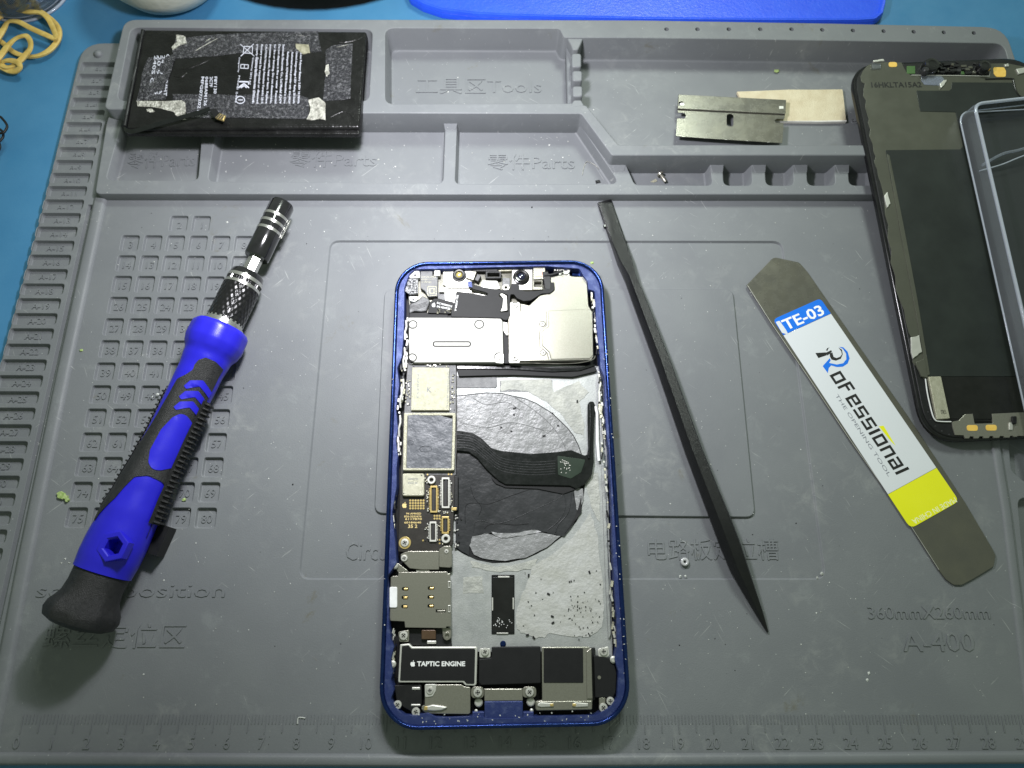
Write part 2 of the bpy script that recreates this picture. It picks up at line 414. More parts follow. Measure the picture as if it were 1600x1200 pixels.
# long groove between the slot strip and the main field, raised lip, then the field
fr = [W2(*p) for p in ((516, 376), (1222, 377), (1290, 905), (467, 905))]
frl = round_loop(fr, .35, 5)
rr = ccw(frl)
holes.append(offset(rr, .02))
rings(bm, [lift(offset(rr, .02), T), lift(rr, T - .015), lift(offset(rr, -.015), T - .06), lift(offset(rr, -.035), T - .075)])
pad = ccw(round_loop([W2(*p) for p in ((601, 452), (1145, 452), (1180, 808), (585, 802))], .3, 5))
pf = offset(pad, .02)
sheet(bm, offset(rr, -.035), [pf], T - .075)
rings(bm, [lift(pf, T - .075), lift(offset(pad, .01), T - .06), lift(pad, T - .01), lift(offset(pad, -.02), T + .005)])
sheet(bm, offset(pad, -.02), [], T + .005)
gl = ccw(round_loop([(-15.10, 8.6), (-14.93, 8.6), (-14.98, -9.3), (-15.15, -9.3)], .03, 2))
holes.append(hole_rings(bm, gl, T, .01, T - .18, .01, .02))
# right-hand pockets
rp = [W2(1574, 690), (19.9, W(1574, 690).y), (19.9, -2.55), (17.3, -2.55), W2(1581, 745)]
rpl = ccw(round_loop([W2(1573, 640), (19.6, 1.0), (19.6, -1.9), W2(1600, 752), W2(1580, 735)], [.1, .3, .3, .1, .3], 5)); holes.append(hole_rings(bm, rpl, T + .0, .03, T - .2, .05, .05))
rp2 = ccw(round_loop([W2(1590, 778), (19.5, W(1590, 778).y), (19.5, -7.2), W2(1612, 1000)], .3, 5)); holes.append(hole_rings(bm, rp2, T, .03, T - .28, .04, .05))
sheet(bm, offset(outer, -.06), holes, T)
rings(bm, [lift(offset(outer, -.06), T), lift(offset(outer, -.02), T - .02), lift(outer, T - .07), lift(outer, T - .349)])
bmesh.ops.remove_doubles(bm, verts=bm.verts, dist=1e-4)
body = finish("mat_body", bm, SIL, MATT, smooth=40)
def bead(name, pts, w, h, z=0.):
    """low moulded ridge with a rounded top along a path"""
    bm = bmesh.new(); prof = [(-w, 0), (-w * .8, h * .75), (-w * .45, h), (w * .45, h), (w * .8, h * .75), (w, 0)]
    P = [Vector((p[0], p[1], 0)) for p in pts]; rows = []
    for i, p in enumerate(P):
        t = (P[min(i + 1, len(P) - 1)] - P[max(i - 1, 0)]).normalized(); s = Vector((t.y, -t.x, 0))
        rows.append([bm.verts.new((p.x + s.x * a, p.y + s.y * a, z + b - (.002 if b == 0 else 0))) for a, b in prof])
    for a, b in zip(rows, rows[1:]):
        for i in range(len(prof) - 1): bm.faces.new((a[i], a[i + 1], b[i + 1], b[i]))
    bm.faces.new(rows[0]); bm.faces.new(rows[-1])
    return finish(name, bm, SIL, MATT, smooth=60)
bead("edge_ridge", [(-14.66, 8.84), (-14.66, 2), (-14.62, -4), (-14.5, -9.5)], .23, .13)
bead("edge_ridge", [(-14.4, -9.52), (0, -9.58), (15.4, -9.5)], .17, .13)
bead("edge_ridge", [W2(1549, 640), W2(1556, 700), W2(1572, 800), W2(1590, 950), W2(1603, 1060), W2(1612, 1150)], .15, .08)
bm = bmesh.new(); c = (W(154, 85).x, W(154, 85).y, 0); lathe_bm(bm, c, [(.17, 0), (.16, .06), (.11, .12), (.04, .145)], 20); finish("locating_peg", bm, SIL, MATT, smooth=60)
# --- two-level tool tray
Z2, Z1 = .95, .40
up_px = [(194, 30), (620, 30), (1000, 31), (1300, 36), (1570, 42), (1640, 252), (1370, 243), (956, 243), (908, 178), (560, 177), (192, 171), (162, 171)]
up = ccw(round_loop([W2(x, y, Z2) for x, y in up_px], [.5, 0, 0, 0, .9, .3, 0, .15, .15, 0, 0, .25], 6))
U1 = ccw(round_loop([W2(x, y, Z2) for x, y in ((205, 43), (582, 46), (576, 158), (183, 157))], .32, 6))
U2 = ccw(round_loop([W2(x, y, Z2) for x, y in ((602, 44), (874, 45), (881, 59), (1000, 59.5), (1150, 61.5), (1568, 68), (1612, 236), (1370, 226.5), (966, 226), (917, 165.5), (905, 161), (602, 162))], [.35, .15, .15, 0, 0, .4, .3, 0, .1, .1, .1, .35], 5))
pins = [W2(x, 45.5 + (max(0, x - 1237)) * .021, Z2) for x in (1041.6, 1090, 1139, 1188, 1237, 1285, 1333, 1381, 1428, 1475, 1522)]
bm = bmesh.new(); hs = [hole_rings(bm, U1, Z2, .04, FZ + .01, .06, .10), hole_rings(bm, U2, Z2, .04, FZ + .01, .06, .10)]
for p in pins: hs.append(hole_rings(bm, disc_loop(p, .085, 12), Z2, .015, Z2 - .4, .01, .02))
sheet(bm, offset(up, -.05), hs, Z2)
rings(bm, [lift(offset(up, -.05), Z2), lift(offset(up, -.015), Z2 - .015), lift(up, Z2 - .05), lift(offset(up, .03), FZ)])
bmesh.ops.remove_doubles(bm, verts=bm.verts, dist=1e-4)
finish("upper_tray", bm, SIL, MATT, smooth=40)
# front tray
lo = ccw(round_loop([W2(170, 180, Z1), W2(166, 192, Z1), W2(148, 303, Z1), W2(400, 303.5, Z1), W2(800, 304, Z1), W2(1370, 304, Z1), W2(1680, 307, Z1), W2(1650, 260, Z1), W2(1370, 250, Z1), W2(960, 249, Z1), W2(909, 186, Z1), W2(560, 184, Z1)], [0, 0, .22, 0, 0, 0, .3, 0, 0, 0, 0, 0], 6))
FR = [[(192, 186), (317, 186), (309, 282), (166, 281)],
      [(341, 186), (696, 186), (692, 286), (325, 283)],
      [(714.5, 186), (900, 186), (968, 287), (711, 287)],
      [(975, 250), (1108, 250), (1113, 289.5), (992, 288.5)]]
for a, b_ in ((1131, 1175), (1197, 1240), (1262, 1305), (1327, 1370), (1392, 1436), (1458, 1502), (1524, 1568)):
    FR.append([(a - 2, 250 + (a > 1380) * 3), (b_ - 2, 250 + (a > 1380) * 3), (b_, 289.5), (a, 289.5)])
bm = bmesh.new(); hs = []
for i, q in enumerate(FR):
    l = ccw(round_loop([W2(x, y, Z1) for x, y in q], [0, 0, .22, .22], 5))
    hs.append(hole_rings(bm, l, Z1, .04, FZ + .012, .05 if i < 4 else .10, .08))
sheet(bm, offset(lo, -.04), hs, Z1)
rings(bm, [lift(offset(lo, -.04), Z1), lift(offset(lo, -.012), Z1 - .012), lift(lo, Z1 - .04), lift(offset(lo, .01), FZ)])
bmesh.ops.remove_doubles(bm, verts=bm.verts, dist=1e-4)
finish("front_tray", bm, SIL, MATT, smooth=40)
# low divider wall with stub posts between the tool compartments
bm = bmesh.new()
l = ccw(round_loop([W2(x, y, .45) for x, y in ((884, 62), (905, 62), (908, 172), (887, 172))], .05))
prism_bm(bm, l, FZ, .45, .05); finish("divider_wall", bm, SIL, MATT, smooth=50)
for q in (rect(893, 83, 908.5, 105), rect(894, 110, 910, 126.5), rect(894.5, 134, 910.5, 151)):
    plate("divider_post", q, FZ, Z2 - .02, SIL, MATT, r=.12, bev=.05, smooth=60)
plate("divider_flare", [(884, 56), (913, 56), (907, 70), (903, 78), (895, 78), (892, 70)], FZ, Z2 - .05, SIL, MATT, r=.08, bev=.04, smooth=60)
plate("divider_flare", [(894, 160), (897, 156), (908, 156), (914, 166), (890, 168)], FZ, Z2 + .006, SIL, MATT, r=.08, bev=.04, smooth=60)
# dividers flare where they meet the ridge
for x, y in ((328, 190), (704, 192.5), (1120, 257), (1186, 257.5), (1251, 258), (1316, 258.5), (967, 255)):
    p = W(x, y, Z1); bm = bmesh.new()
    prism_bm(bm, round_loop([(p.x - .42, p.y + .22), (p.x + .42, p.y + .22), (p.x + .26, p.y - .02), (p.x + .2, p.y - .35), (p.x - .2, p.y - .35), (p.x - .26, p.y - .02)], .08), Z1 - .2, Z1 + .012, .02)
    finish("divider_flare", bm, SIL, MATT, smooth=60)
# raised lettering moulded in the mat
def emb(s, p0, p1, h, z, th=.028, name="moulded_lettering", **kw): return letters(name, s, p0, p1, h, z, SIL, MATT, th=th, **kw)
emb("工具区Tools", (650, 147), (846, 147), 24, FZ + .01, .03)
emb("零件Parts", (198, 264), (304, 262), 25, FZ + .012, .03)
emb("零件Parts", (452, 262), (588, 262), 25, FZ + .012, .03)
emb("零件Parts", (762, 266), (898, 266), 25, FZ + .012, .03)
emb("screw position", (55, 940), (350, 940), 27, 0)
emb("螺丝定位区", (66, 1013), (288, 1013), 40, 0)
emb("Circuit board", (540, 875), (700, 875), 28, -.075)
emb("电路板定位槽", (1013, 875), (1218, 875), 34, -.075)
emb("360mmX260mm", (1357, 967), (1547, 967), 20, 0)
emb("A-400", (1412, 1018), (1524, 1018), 31, 0)
emb("e r", (1330, 194), (1353, 195), 9, FZ + .01)
def local_text(name, s, cx, cy, w, h, z, th):
    me, bb = text_mesh(s, .5, 0); me = me.copy(); k = min(w / (bb[1] - bb[0]), h / (bb[3] - bb[2]))
    for v in me.vertices: v.co = (cx + (v.co.x - (bb[0] + bb[1]) / 2) * k, cy + (v.co.y - (bb[2] + bb[3]) / 2) * k * 1.05, z + (th if v.co.z > 0 else -.004))
    me.materials.clear(); me.materials.append(SIL); me.transform(Matrix.Translation(-org(MATT))); link(name, me, MATT)
for num, cx, cy in CELLS: local_text("cell_number", str(num), cx, cy - .02, .36, .25, -.12, .032)
for k, cx, cy in SLOTS: local_text("slot_number", "A-%d" % k, cx, cy - .02, .85, .22, -.16, .032)
RXO = -13.72
def RU(n): return (RXO + n * 1.0005, -8.40 if n < 30 else 0)
for k in range(0, 30):
    local_text("ruler_number", str(k), RXO + k - .05, -9.12, .42, .30, 0, .026)
    for hlf in (0, .5):
        bm = bmesh.new(); box_bm(bm, (RXO + k + hlf, -8.63, -.004), .022, .50 if hlf == 0 else .44, .028); finish("ruler_tick", bm, SIL, MATT, smooth=0)
bm = bmesh.new()
for k in range(300):
    if k % 5: box_bm(bm, (RXO + k * .1, -8.50, -.004), .02, .24, .026)
finish("ruler_minor_ticks", bm, SIL, MATT, smooth=0, kind="stuff")

# ================================================================== THE OPENED PHONE
PH = thing("opened_phone", (.0931, -1.3058, 0), "opened blue smartphone body with its screen removed, circuit board bare, lying mid mat", "smartphone")
PC = Vector((.0931, -1.3058)); PA = .0191
def PL(x, y): return (PC.x + x * cos(PA) - y * sin(PA), PC.y + x * sin(PA) + y * cos(PA))
HW, HH, CR = 3.575, 7.335, 1.12
def rrect(hw, hh, r, n=10):
    l = []
    for cx, cy, a0 in ((hw - r, hh - r, 0), (-hw + r, hh - r, 90), (-hw + r, -hh + r, 180), (hw - r, -hh + r, 270)):
        for i in range(n + 1):
            a = radians(a0 + 90 * i / n); l.append(PL(cx + r * cos(a), cy + r * sin(a)))
    return ccw(l)
o0 = rrect(HW, HH, CR); ZT = .74
bm = bmesh.new()
inn = rrect(HW - .13, HH - .13, CR - .13)
rings(bm, [lift(offset(o0, -.06), .01), lift(o0, .08), lift(o0, ZT - .05), lift(offset(o0, -.02), ZT - .012), lift(offset(o0, -.05), ZT), lift(offset(o0, -.085), ZT), lift(offset(o0, -.10), ZT - .015), lift(inn, ZT - .09)])
bmesh.ops.remove_doubles(bm, verts=bm.verts, dist=1e-5)
frame = finish("frame", bm, PHONE_BLUE, PH, smooth=50)
# inner ledge with an irregular machined opening
LZ = .64
open_px = [(640, 428), (648, 421), (700, 420), (760, 418), (850, 416), (880, 418), (905, 420), (912, 432), (918, 440), (919, 452), (929, 455), (930, 470), (931, 498), (934, 531), (936, 545), (938, 575), (944, 590), (945, 640), (948, 684), (951, 700), (955, 780), (957, 860), (960, 920), (963, 960), (964, 1010), (960, 1030), (966, 1050), (964, 1090), (955, 1103), (945, 1110), (930, 1118), (820, 1120), (816, 1122), (757, 1122), (752, 1119), (700, 1121), (680, 1120), (668, 1114), (650, 1118), (632, 1117), (618, 1106), (611, 1092), (616, 1078), (611, 1062), (614, 1050), (611, 1030), (616, 1010), (611, 1000), (608, 975), (606, 900), (620, 880), (618, 850), (613, 800), (620, 760), (620, 730), (622, 712), (619, 690), (622, 670), (619, 640), (624, 600), (621, 575), (628, 558), (631, 520), (632, 480), (632, 450)]
opn = ccw(round_loop([W2(x, y, LZ) for x, y in open_px], .06, 3))
bm = bmesh.new()
sheet(bm, inn, [offset(opn, .012)], LZ)
rings(bm, [lift(offset(opn, .012), LZ), lift(opn, LZ - .02), lift(opn, .06)])
rings(bm, [lift(inn, LZ + .015), lift(inn, LZ - .02)])
finish("inner_ledge", bm, PHONE_LEDGE, PH, smooth=40)
# floor of the housing
bm = bmesh.new(); prism_bm(bm, rrect(HW - .1, HH - .1, CR - .1), .02, .10, .005); finish("rear_panel", bm, BLACKM, PH)
# metal mid plate
plate("mid_plate", [(703, 566), (938, 572), (946, 640), (950, 760), (953, 860), (957, 1005), (957, 1030), (860, 1020), (700, 1018)], .10, .22, ALU, PH, r=.03, bev=.01)
bm = bmesh.new()
# rail on the right of the plate
l = round_loop([W2(*p, .30) for p in ((937, 650), (941, 650), (947, 780), (951, 900), (955, 990), (951, 1000), (946, 900), (941, 760))], .02)
prism_bm(bm, l, .2, .30, .015); finish("plate_rail", bm, ALU, PH)
def irregular(px, amp=2., n=5, seed=1):
    R = random.Random(seed); out = []; k = len(px)
    for i in range(k):
        a = px[i]; b = px[(i + 1) % k]
        for j in range(n):
            t = j / n; out.append((a[0] + (b[0] - a[0]) * t + R.uniform(-amp, amp), a[1] + (b[1] - a[1]) * t + R.uniform(-amp, amp)))
    return out
def crumpled(name, px, z, m, parent, amp=.02, step=.10, seed=0, skirt=.05, sc=2.2, edge=0.):
    """thin sheet with real creases: dense triangulation displaced by ridged noise"""
    from mathutils import noise as nz
    l = ccw([W2(x, y, z) for x, y in px]); xs = [p[0] for p in l]; ys = [p[1] for p in l]
    ex = []; x = min(xs); R = random.Random(seed)
    while x < max(xs):
        y = min(ys)
        while y < max(ys):
            q = (x + R.uniform(-.3, .3) * step, y + R.uniform(-.3, .3) * step)
            if inside(q, l): ex.append(q)
            y += step
        x += step
    def zf(x, y):
        v = Vector((x * sc + seed * 3.1, y * sc, seed))
        return z + amp * (nz.ridged_multi_fractal(v, 1., 2.1, 3, 1., 2.) - .9) * .6
    bm = bmesh.new(); sheet(bm, l, [], zf, 0, ex)
    for f in bm.faces: f.smooth = True
    rings(bm, [[(a, b, zf(a, b)) for a, b in l], lift(l, z - skirt)])
    bmesh.ops.remove_doubles(bm, verts=bm.verts, dist=1e-5)
    return finish(name, bm, m, parent, smooth=28)
# wireless charging coil area
coil = [(712, 618), (760, 613), (785, 614), (797, 617), (820, 622), (837, 629), (863, 645), (887, 668), (897, 681), (905, 697), (911, 715), (915, 745), (913, 770), (909, 795), (901, 815), (890, 828), (878, 839), (855, 856), (838, 866), (820, 873), (795, 879), (770, 880), (745, 875), (725, 866), (712, 858)]
plate("coil_recess", coil, .2, .226, BLACKM, PH, r=.02, bev=.003)
coil_in = [(x + (800 - x) * .012, y + (746 - y) * .012) for x, y in coil]
crumpled("foil_disc", [p for p in coil_in if p[1] < 720] + [(911, 722), (870, 735), (712, 730)], .245, FOIL, PH, .007, .11, 1, .02)
film_px = [(712, 690), (790, 716), (860, 724), (905, 726), (900, 755), (896, 775), (900, 795), (903, 805), (893, 825), (881, 839), (862, 834), (848, 831), (826, 834), (800, 839), (785, 836), (770, 832), (748, 836), (738, 842), (734, 852), (733, 868), (722, 862), (712, 853)]
crumpled("black_film", irregular(film_px, .8, 3, 4), .262, FILM, PH, .010, .12, 2, .02, .45)
crumpled("foil_crescent", irregular([(738, 838), (760, 833), (775, 838), (800, 840), (826, 835), (848, 832), (868, 836), (876, 838), (855, 855), (820, 872), (790, 876), (760, 874), (740, 866), (734, 852)], .6, 3, 5), .268, FOIL, PH, .008, .09, 3, .02)
crumpled("foil_scrap", irregular([(896, 762), (911, 763), (912, 780), (905, 800), (901, 796), (898, 780)], .6, 2, 6), .262, FOIL, PH, .02, .08, 4, .02)
crumpled("torn_edge", irregular([(768, 831), (800, 834), (830, 828), (846, 830), (826, 835), (800, 840), (775, 839)], 1.1, 3, 9), .285, FOIL, PH, .03, .06, 9, .02)
crumpled("foil_scrap", irregular([(908, 775), (909, 800), (892, 823), (882, 834), (896, 812), (904, 794)], .6, 2, 16), .272, BLACKM, PH, .02, .08, 5, .02)
for k, (pts, rr_) in enumerate((([(727, 818), (728, 790), (744, 786), (765, 787), (800, 774), (830, 764)], .008), ([(740, 832), (743, 816), (755, 814), (775, 818), (800, 812), (836, 796), (870, 780), (886, 768)], .009), ([(757, 826), (764, 820), (780, 818), (805, 820), (826, 818)], .012), ([(880, 768), (884, 790), (874, 812), (856, 828)], .014), ([(735, 760), (741, 778), (752, 792), (748, 806)], .007), ([(893, 770), (888, 800), (872, 820), (868, 832)], .018))):
    bm = bmesh.new(); P = spline([W(x, y, .268) for x, y in pts], 6); tube_bm(bm, P, rr_, 6, .8); finish("film_crease", bm, FILM if k % 2 else BLACKM, PH, smooth=60)
for k, pts in enumerate(([(800, 618), (828, 636), (852, 655), (870, 675), (884, 700)], [(740, 622), (760, 632), (790, 628), (812, 640)], [(720, 660), (760, 668), (800, 660), (850, 672)], [(846, 684), (856, 676), (866, 668)])):
    bm = bmesh.new(); P = spline([W(x, y, .252) for x, y in pts], 6); tube_bm(bm, P, .012, 6, .8); finish("foil_crease", bm, FOIL, PH, smooth=60)
for x, y in ((804, 638), (803, 648), (850, 681), (872, 665), (783, 668), (799, 674), (863, 646), (739, 700)):
    bm = bmesh.new(); box_bm(bm, W(x, y, .25), .11 if y in (638, 681) else .06, .05, .015, .3); finish("foil_tear", bm, BLACKM, PH, smooth=0)
# adhesive left on the plate
crumpled("adhesive_patch", irregular([(782, 595), (862, 592), (865, 612), (905, 596), (920, 614), (905, 628), (912, 660), (913, 680), (898, 676), (880, 650), (855, 628), (825, 611), (800, 608), (783, 612)], 1.2, 4, 7), .232, GLUE, PH, .006, .14, 6, .015)
crumpled("adhesive_patch", irregular([(832, 886), (860, 868), (890, 846), (912, 818), (922, 800), (932, 830), (939, 880), (944, 950), (942, 980), (925, 993), (900, 996), (860, 990), (850, 996), (835, 998), (812, 988), (806, 975), (808, 950), (818, 925), (826, 905)], 1.6, 4, 8), .234, GLUE_W, PH, .007, .15, 7, .015)
crumpled("adhesive_patch", irregular([(735, 876), (770, 885), (800, 884), (840, 872), (836, 888), (800, 893), (765, 893), (738, 886)], 1.2, 4, 10), .232, GLUE, PH, .014, .1, 8, .015)
crumpled("adhesive_patch", irregular([(724, 902), (754, 900), (755, 926), (724, 928)], .8, 4, 11), .226, GLUE, PH, .006, .1, 9, .008)
crumpled("adhesive_patch", irregular([(915, 735), (934, 740), (938, 790), (936, 815), (925, 795), (918, 770)], 1.2, 4, 13), .230, GLUE, PH, .012, .1, 10, .012)
plate("grey_shim", [(713, 587), (776, 586), (777, 603), (774, 606), (713, 606)], .2, .245, PCB_G, PH, r=.02, bev=.006)
plate("tan_label", [(781, 595), (863, 594), (863, 612), (781, 612)], .2, .229, PCB_G, PH, r=.02, bev=.002, label="pale grey rectangle of dried adhesive")
# dark specks and holes in the adhesive
bm = bmesh.new(); R = random.Random(3)
for i in range(70):
    x, y = (R.gauss(905, 16), R.gauss(955, 22)) if i < 50 else (R.uniform(815, 940), R.uniform(885, 995))
    p = W(x, y, .25); box_bm(bm, p, R.uniform(.01, .045), R.uniform(.01, .04), .012, R.uniform(0, 3))
for x, y in ((826, 899), (921, 894), (857, 928), (864, 973), (824, 992), (834, 996), (863, 963), (902, 627)):
    p = W(x, y, .25); box_bm(bm, p, .09, .05, .014, R.uniform(0, 3))
finish("dirt_specks", bm, BLACKM, PH, smooth=0, kind="stuff")
# battery slot window
plate("slot_frame", rect(768, 898, 804, 991), .2, .238, BEZEL, PH, r=.03, bev=.004)
plate("slot_window", rect(770, 902, 802, 988), .2, .246, SCREEN_K, PH, r=.02, bev=.003)
for a in (rect(778, 900, 796, 902.5), rect(776, 988.5, 794, 990.5), rect(768.5, 934, 770.5, 954), rect(801, 934, 803, 952)):
    plate("slot_clip", a, .2, .262, STEEL_B, PH, r=.01, bev=.004)
bm = bmesh.new()
for i in range(26):
    p = W(R.uniform(771, 801), R.gauss(973, 4), .25); box_bm(bm, p, .02, .02, .012, R.uniform(0, 3))
finish("glitter_specks", bm, INK_W2, PH, smooth=0, kind="stuff")
lathe("blue_plug", (786, 1006), .22, [(.09, 0), (.09, .02), (.05, .03)], PHONE_BLUE, PH, 14)
plate("black_strip", [(712, 571), (800, 571), (860, 574), (930, 572), (933, 580), (900, 588), (893, 589), (800, 586), (717, 588)], .2, .33, BLACKM, PH, r=.02, bev=.015)
plate("strip_fold", [(714, 571), (800, 573), (862, 577), (905, 575), (928, 568), (930, 571), (906, 579), (862, 581), (800, 577), (714, 576)], .3, .37, FLEX, PH, r=.02, bev=.01)

# ---- cross-head screw, one mesh for all
def screw_mesh():
    bm = bmesh.new(); lathe_bm(bm, (0, 0, 0), [(1, 0), (1, .28), (.9, .42), (.52, .46), (.42, .30)], 20)
    for a in (0, pi / 2): box_bm(bm, (0, 0, .3), 1.05, .2, .17, a, 1)
    lathe_bm(bm, (0, 0, 0), [(.40, .3), (.36, .44)], 12)
    bmesh.ops.recalc_face_normals(bm, faces=bm.faces)
    me = bpy.data.meshes.new("screw"); bm.to_mesh(me); bm.free(); me.materials.append(STEEL_B); me.materials.append(GROOVE)
    me.set_sharp_from_angle(angle=radians(40)); return me
SCR = screw_mesh()
def screw(px, py, z, r=.11, parent=PH, rot=None):
    p = W(px, py, z + .04) ; o = link("screw", SCR, parent, Vector((p.x, p.y, z)) - org(parent)); o.scale = (r, r, r)
    o.rotation_euler = (0, 0, random.uniform(0, 1.5) if rot is None else rot); return o
def washer(px, py, z, ro, ri, h, m, parent=PH, name="standoff"):
    c = W(px, py, z + h); bm = bmesh.new(); lo_ = disc_loop(c, ro, 22)
    prism_bm(bm, lo_, z, z + h, min(.015, h * .4), [disc_loop(c, ri, 16)]); return finish(name, bm, m, parent, smooth=50)

# ---- logic board
BRD = plate("logic_board", [(637, 566), (713, 566), (713, 640), (714, 700), (711, 745), (709, 800), (707, 852), (694, 855), (684, 864), (622, 862), (624, 800), (626, 740), (629, 690), (632, 640), (634, 600)], .30, .40, PCB, PH, r=.04, bev=.01)
plate("board_upper_glare", [(638, 568), (712, 568), (712, 742), (665, 742), (664, 738), (629, 738), (632, 640)], .39, .405, PCB_G, BRD, r=.02, bev=.003)  # grey sheet paints the glare on the board's upper part
chip = plate("modem_can", [(644, 574), (702, 574.5), (702, 641), (642, 641)], .40, .50, CREAM, PH, r=.02, bev=.012)
letters("can_print", "Q8G5S9K RT1C", (699, 580), (697, 638), 3, .50, INK_G, chip, .003)
letters("can_print", "M20453", (652, 585), (651, 622), 3, .50, INK_G, chip, .003)
letters("can_print", "K", (667, 613), (674, 613), 8, .50, INK_G, chip, .003)
cpu = plate("processor_frame", [(631, 645), (712, 645), (710, 735), (629, 735)], .40, .53, CREAM, PH, r=.05, bev=.02, holes=[[(637, 649.5), (707, 649.5), (705, 731), (635, 731)]], hr=.03)
crumpled("thermal_pad", irregular([(637, 648), (684, 648), (707, 655), (705, 732), (635, 731)], .3, 6, 3), .525, PAD, cpu, .028, .07, 11, .10, 1.2)
for px_, py_, r_ in ((641.5, 691, .09), (665, 701, .12)):
    p = W(px_, py_, .55); bm = bmesh.new(); tube_bm(bm, [(p.x + r_ * cos(a) * (1.6 if r_ > .1 else 1), p.y + r_ * sin(a) * .8, .535) for a in [2 * pi * i / 20 for i in range(20)]], .012, 6, 1, True); finish("pad_dimple", bm, PAD, cpu, smooth=60)
can = plate("radio_can", rect(628.5, 739.5, 663, 775), .40, .52, CREAM, PH, r=.07, bev=.03)
letters("can_print", "339M00120", (637, 750), (653, 750), 3, .52, INK_G, can, .003)
letters("can_print", "2035 B1", (637, 756), (653, 756), 3, .52, INK_G, can, .003)
for x, y in ((658.5, 743), (631, 771)): lathe("pin_mark", (x, y), .52, [(.022, 0), (.02, .004)], CHIPG, can, 10)
# passives: tiny soldered pieces
bm = bmesh.new(); R = random.Random(12)
def passives(x0, y0, x1, y1, n, z=.405):
    for i in range(n):
        p = W(R.uniform(x0, x1), R.uniform(y0, y1), z); v = R.random() < .5
        box_bm(bm, p, .045 if v else .025, .025 if v else .045, R.uniform(.03, .06), 0, R.choice((0, 0, 1, 2)))
passives(703.5, 585, 710, 640, 26); passives(634, 595, 641, 642, 20); passives(644, 568, 702, 573, 22); passives(667, 763, 671, 800, 18); passives(684, 758, 690, 806, 22); passives(702, 748, 707, 800, 16)
passives(664, 742, 671, 758, 8); passives(664, 816, 670, 844, 9); passives(683, 816, 689, 846, 9); passives(684, 796, 700, 803, 6); passives(690, 842, 692, 850, 3)
finish("surface_components", bm, [CREAM, CHIPG, STEEL_B], BRD, smooth=0, kind="stuff")
def connector(x0, y0, x1, y1, m, nm="board_connector"):
    c = plate(nm, rect(x0, y0, x1, y1), .40, .46, m, PH, r=.02, bev=.01, holes=[rect(x0 + 2.3, y0 + 3, x1 - 2.3, y1 - 3)])
    bmx = bmesh.new(); w = x1 - x0; mx = (x0 + x1) / 2
    p0 = W(mx, y0 + 4, .45); p1 = W(mx, y1 - 4, .45); L = (p0 - p1).length
    box_bm(bmx, ((p0.x + p1.x) / 2, (p0.y + p1.y) / 2, .40), .05, L, .04, 0, 0)
    k = int(L / .045)
    for i in range(k):
        q = p0.lerp(p1, (i + .5) / k)
        for s in (-1, 1): box_bm(bmx, (q.x + s * w * .0115, q.y, .40), .035, .022, .075, 0, 1)
    finish("contact_pins", bmx, [CHIPG, m], c, smooth=0, kind="stuff"); return c
connector(672, 759, 683.5, 801, GOLD); connector(690, 746, 702.5, 794, STEEL_B); connector(671, 815, 682, 846.5, STEEL_B); connector(690, 807, 701.5, 834, GOLD)
washer(674, 749.5, .40, .135, .06, .09, STEEL_B); washer(696.5, 841.5, .40, .14, .06, .09, STEEL_B)
washer(632.5, 848, .40, .19, .13, .02, GOLD, name="gold_ring"); screw(632.5, 848, .40, .13)
k = 0
for j in range(4):
    for i in range(6): lathe("test_pad", (641 + i * 4.15, 782 + j * 4.1), .40, [(.036, 0), (.034, .006)], GOLD, BRD, 10)
for j in range(2):
    for i in range(3): lathe("test_pad", (679 + i * 3.9, 806 + j * 4.3), .40, [(.034, 0), (.032, .006)], GOLD, BRD, 10)
for x, y in ((668, 741.5), (701, 741), (705.5, 741), (699, 802), (661, 844.5), (687, 843.5), (687, 849)): lathe("test_pad", (x, y), .40, [(.03, 0), (.028, .008)], GOLD, BRD, 10)
def emblem(cx, cy, h, z, m, parent, name="bitten_fruit_emblem"):
    body = [(0, .28), (.14, .33), (.30, .30), (.40, .18), (.33, .08), (.31, -.06), (.37, -.20), (.40, -.22), (.30, -.42), (.20, -.50), (.08, -.47), (0, -.45), (-.10, -.48), (-.20, -.50), (-.32, -.38), (-.42, -.15), (-.43, .06), (-.36, .24), (-.22, .33), (-.10, .31)]
    leaf = [(.0, .36), (.0, .44), (.06, .56), (.18, .62), (.19, .52), (.12, .40)]
    return pixel_shape(name, [[(cx + x * h, cy - y * h) for x, y in q] for q in (body, leaf)], z, m, parent, .005)
emblem(632, 789.5, 8.5, .40, GOLD_INK, BRD)
for s, y, a, b_, h in (("94 AMHSD", 804, 634.5, 658, 3), ("820-2033476", 808.5, 631.5, 658.5, 3), ("6117870", 812.6, 633, 659, 3.2), ("60184640", 818, 631.5, 658, 3.2)): letters("board_print", s, (a, y), (b_, y), h, .40, GOLD_INK, BRD, .004, bold=.02)
letters("board_print", "35 2", (637.5, 825), (652, 825), 5.5, .40, GOLD_INK, BRD, .004, bold=.02)
plate("side_connector", [(710, 742), (716, 745), (716, 797), (709, 800)], .25, .42, BLACKP, PH, r=.02, bev=.02)
plate("amber_tab", [(705, 793), (714, 793), (713, 797.5), (705, 797.5)], .3, .43, GOLD, PH, r=.01, bev=.01)
bm = bmesh.new()
for i in range(30):
    p = W(R.gauss(713, 3.2), R.gauss(806, 3.5) if i < 16 else R.uniform(815, 860), .27); box_bm(bm, p, R.uniform(.02, .07), R.uniform(.02, .05), .03, R.uniform(0, 3), R.choice((0, 1, 1)))
finish("solder_crumbs", bm, [STEEL_B, BLACKM], PH, smooth=0, kind="stuff")
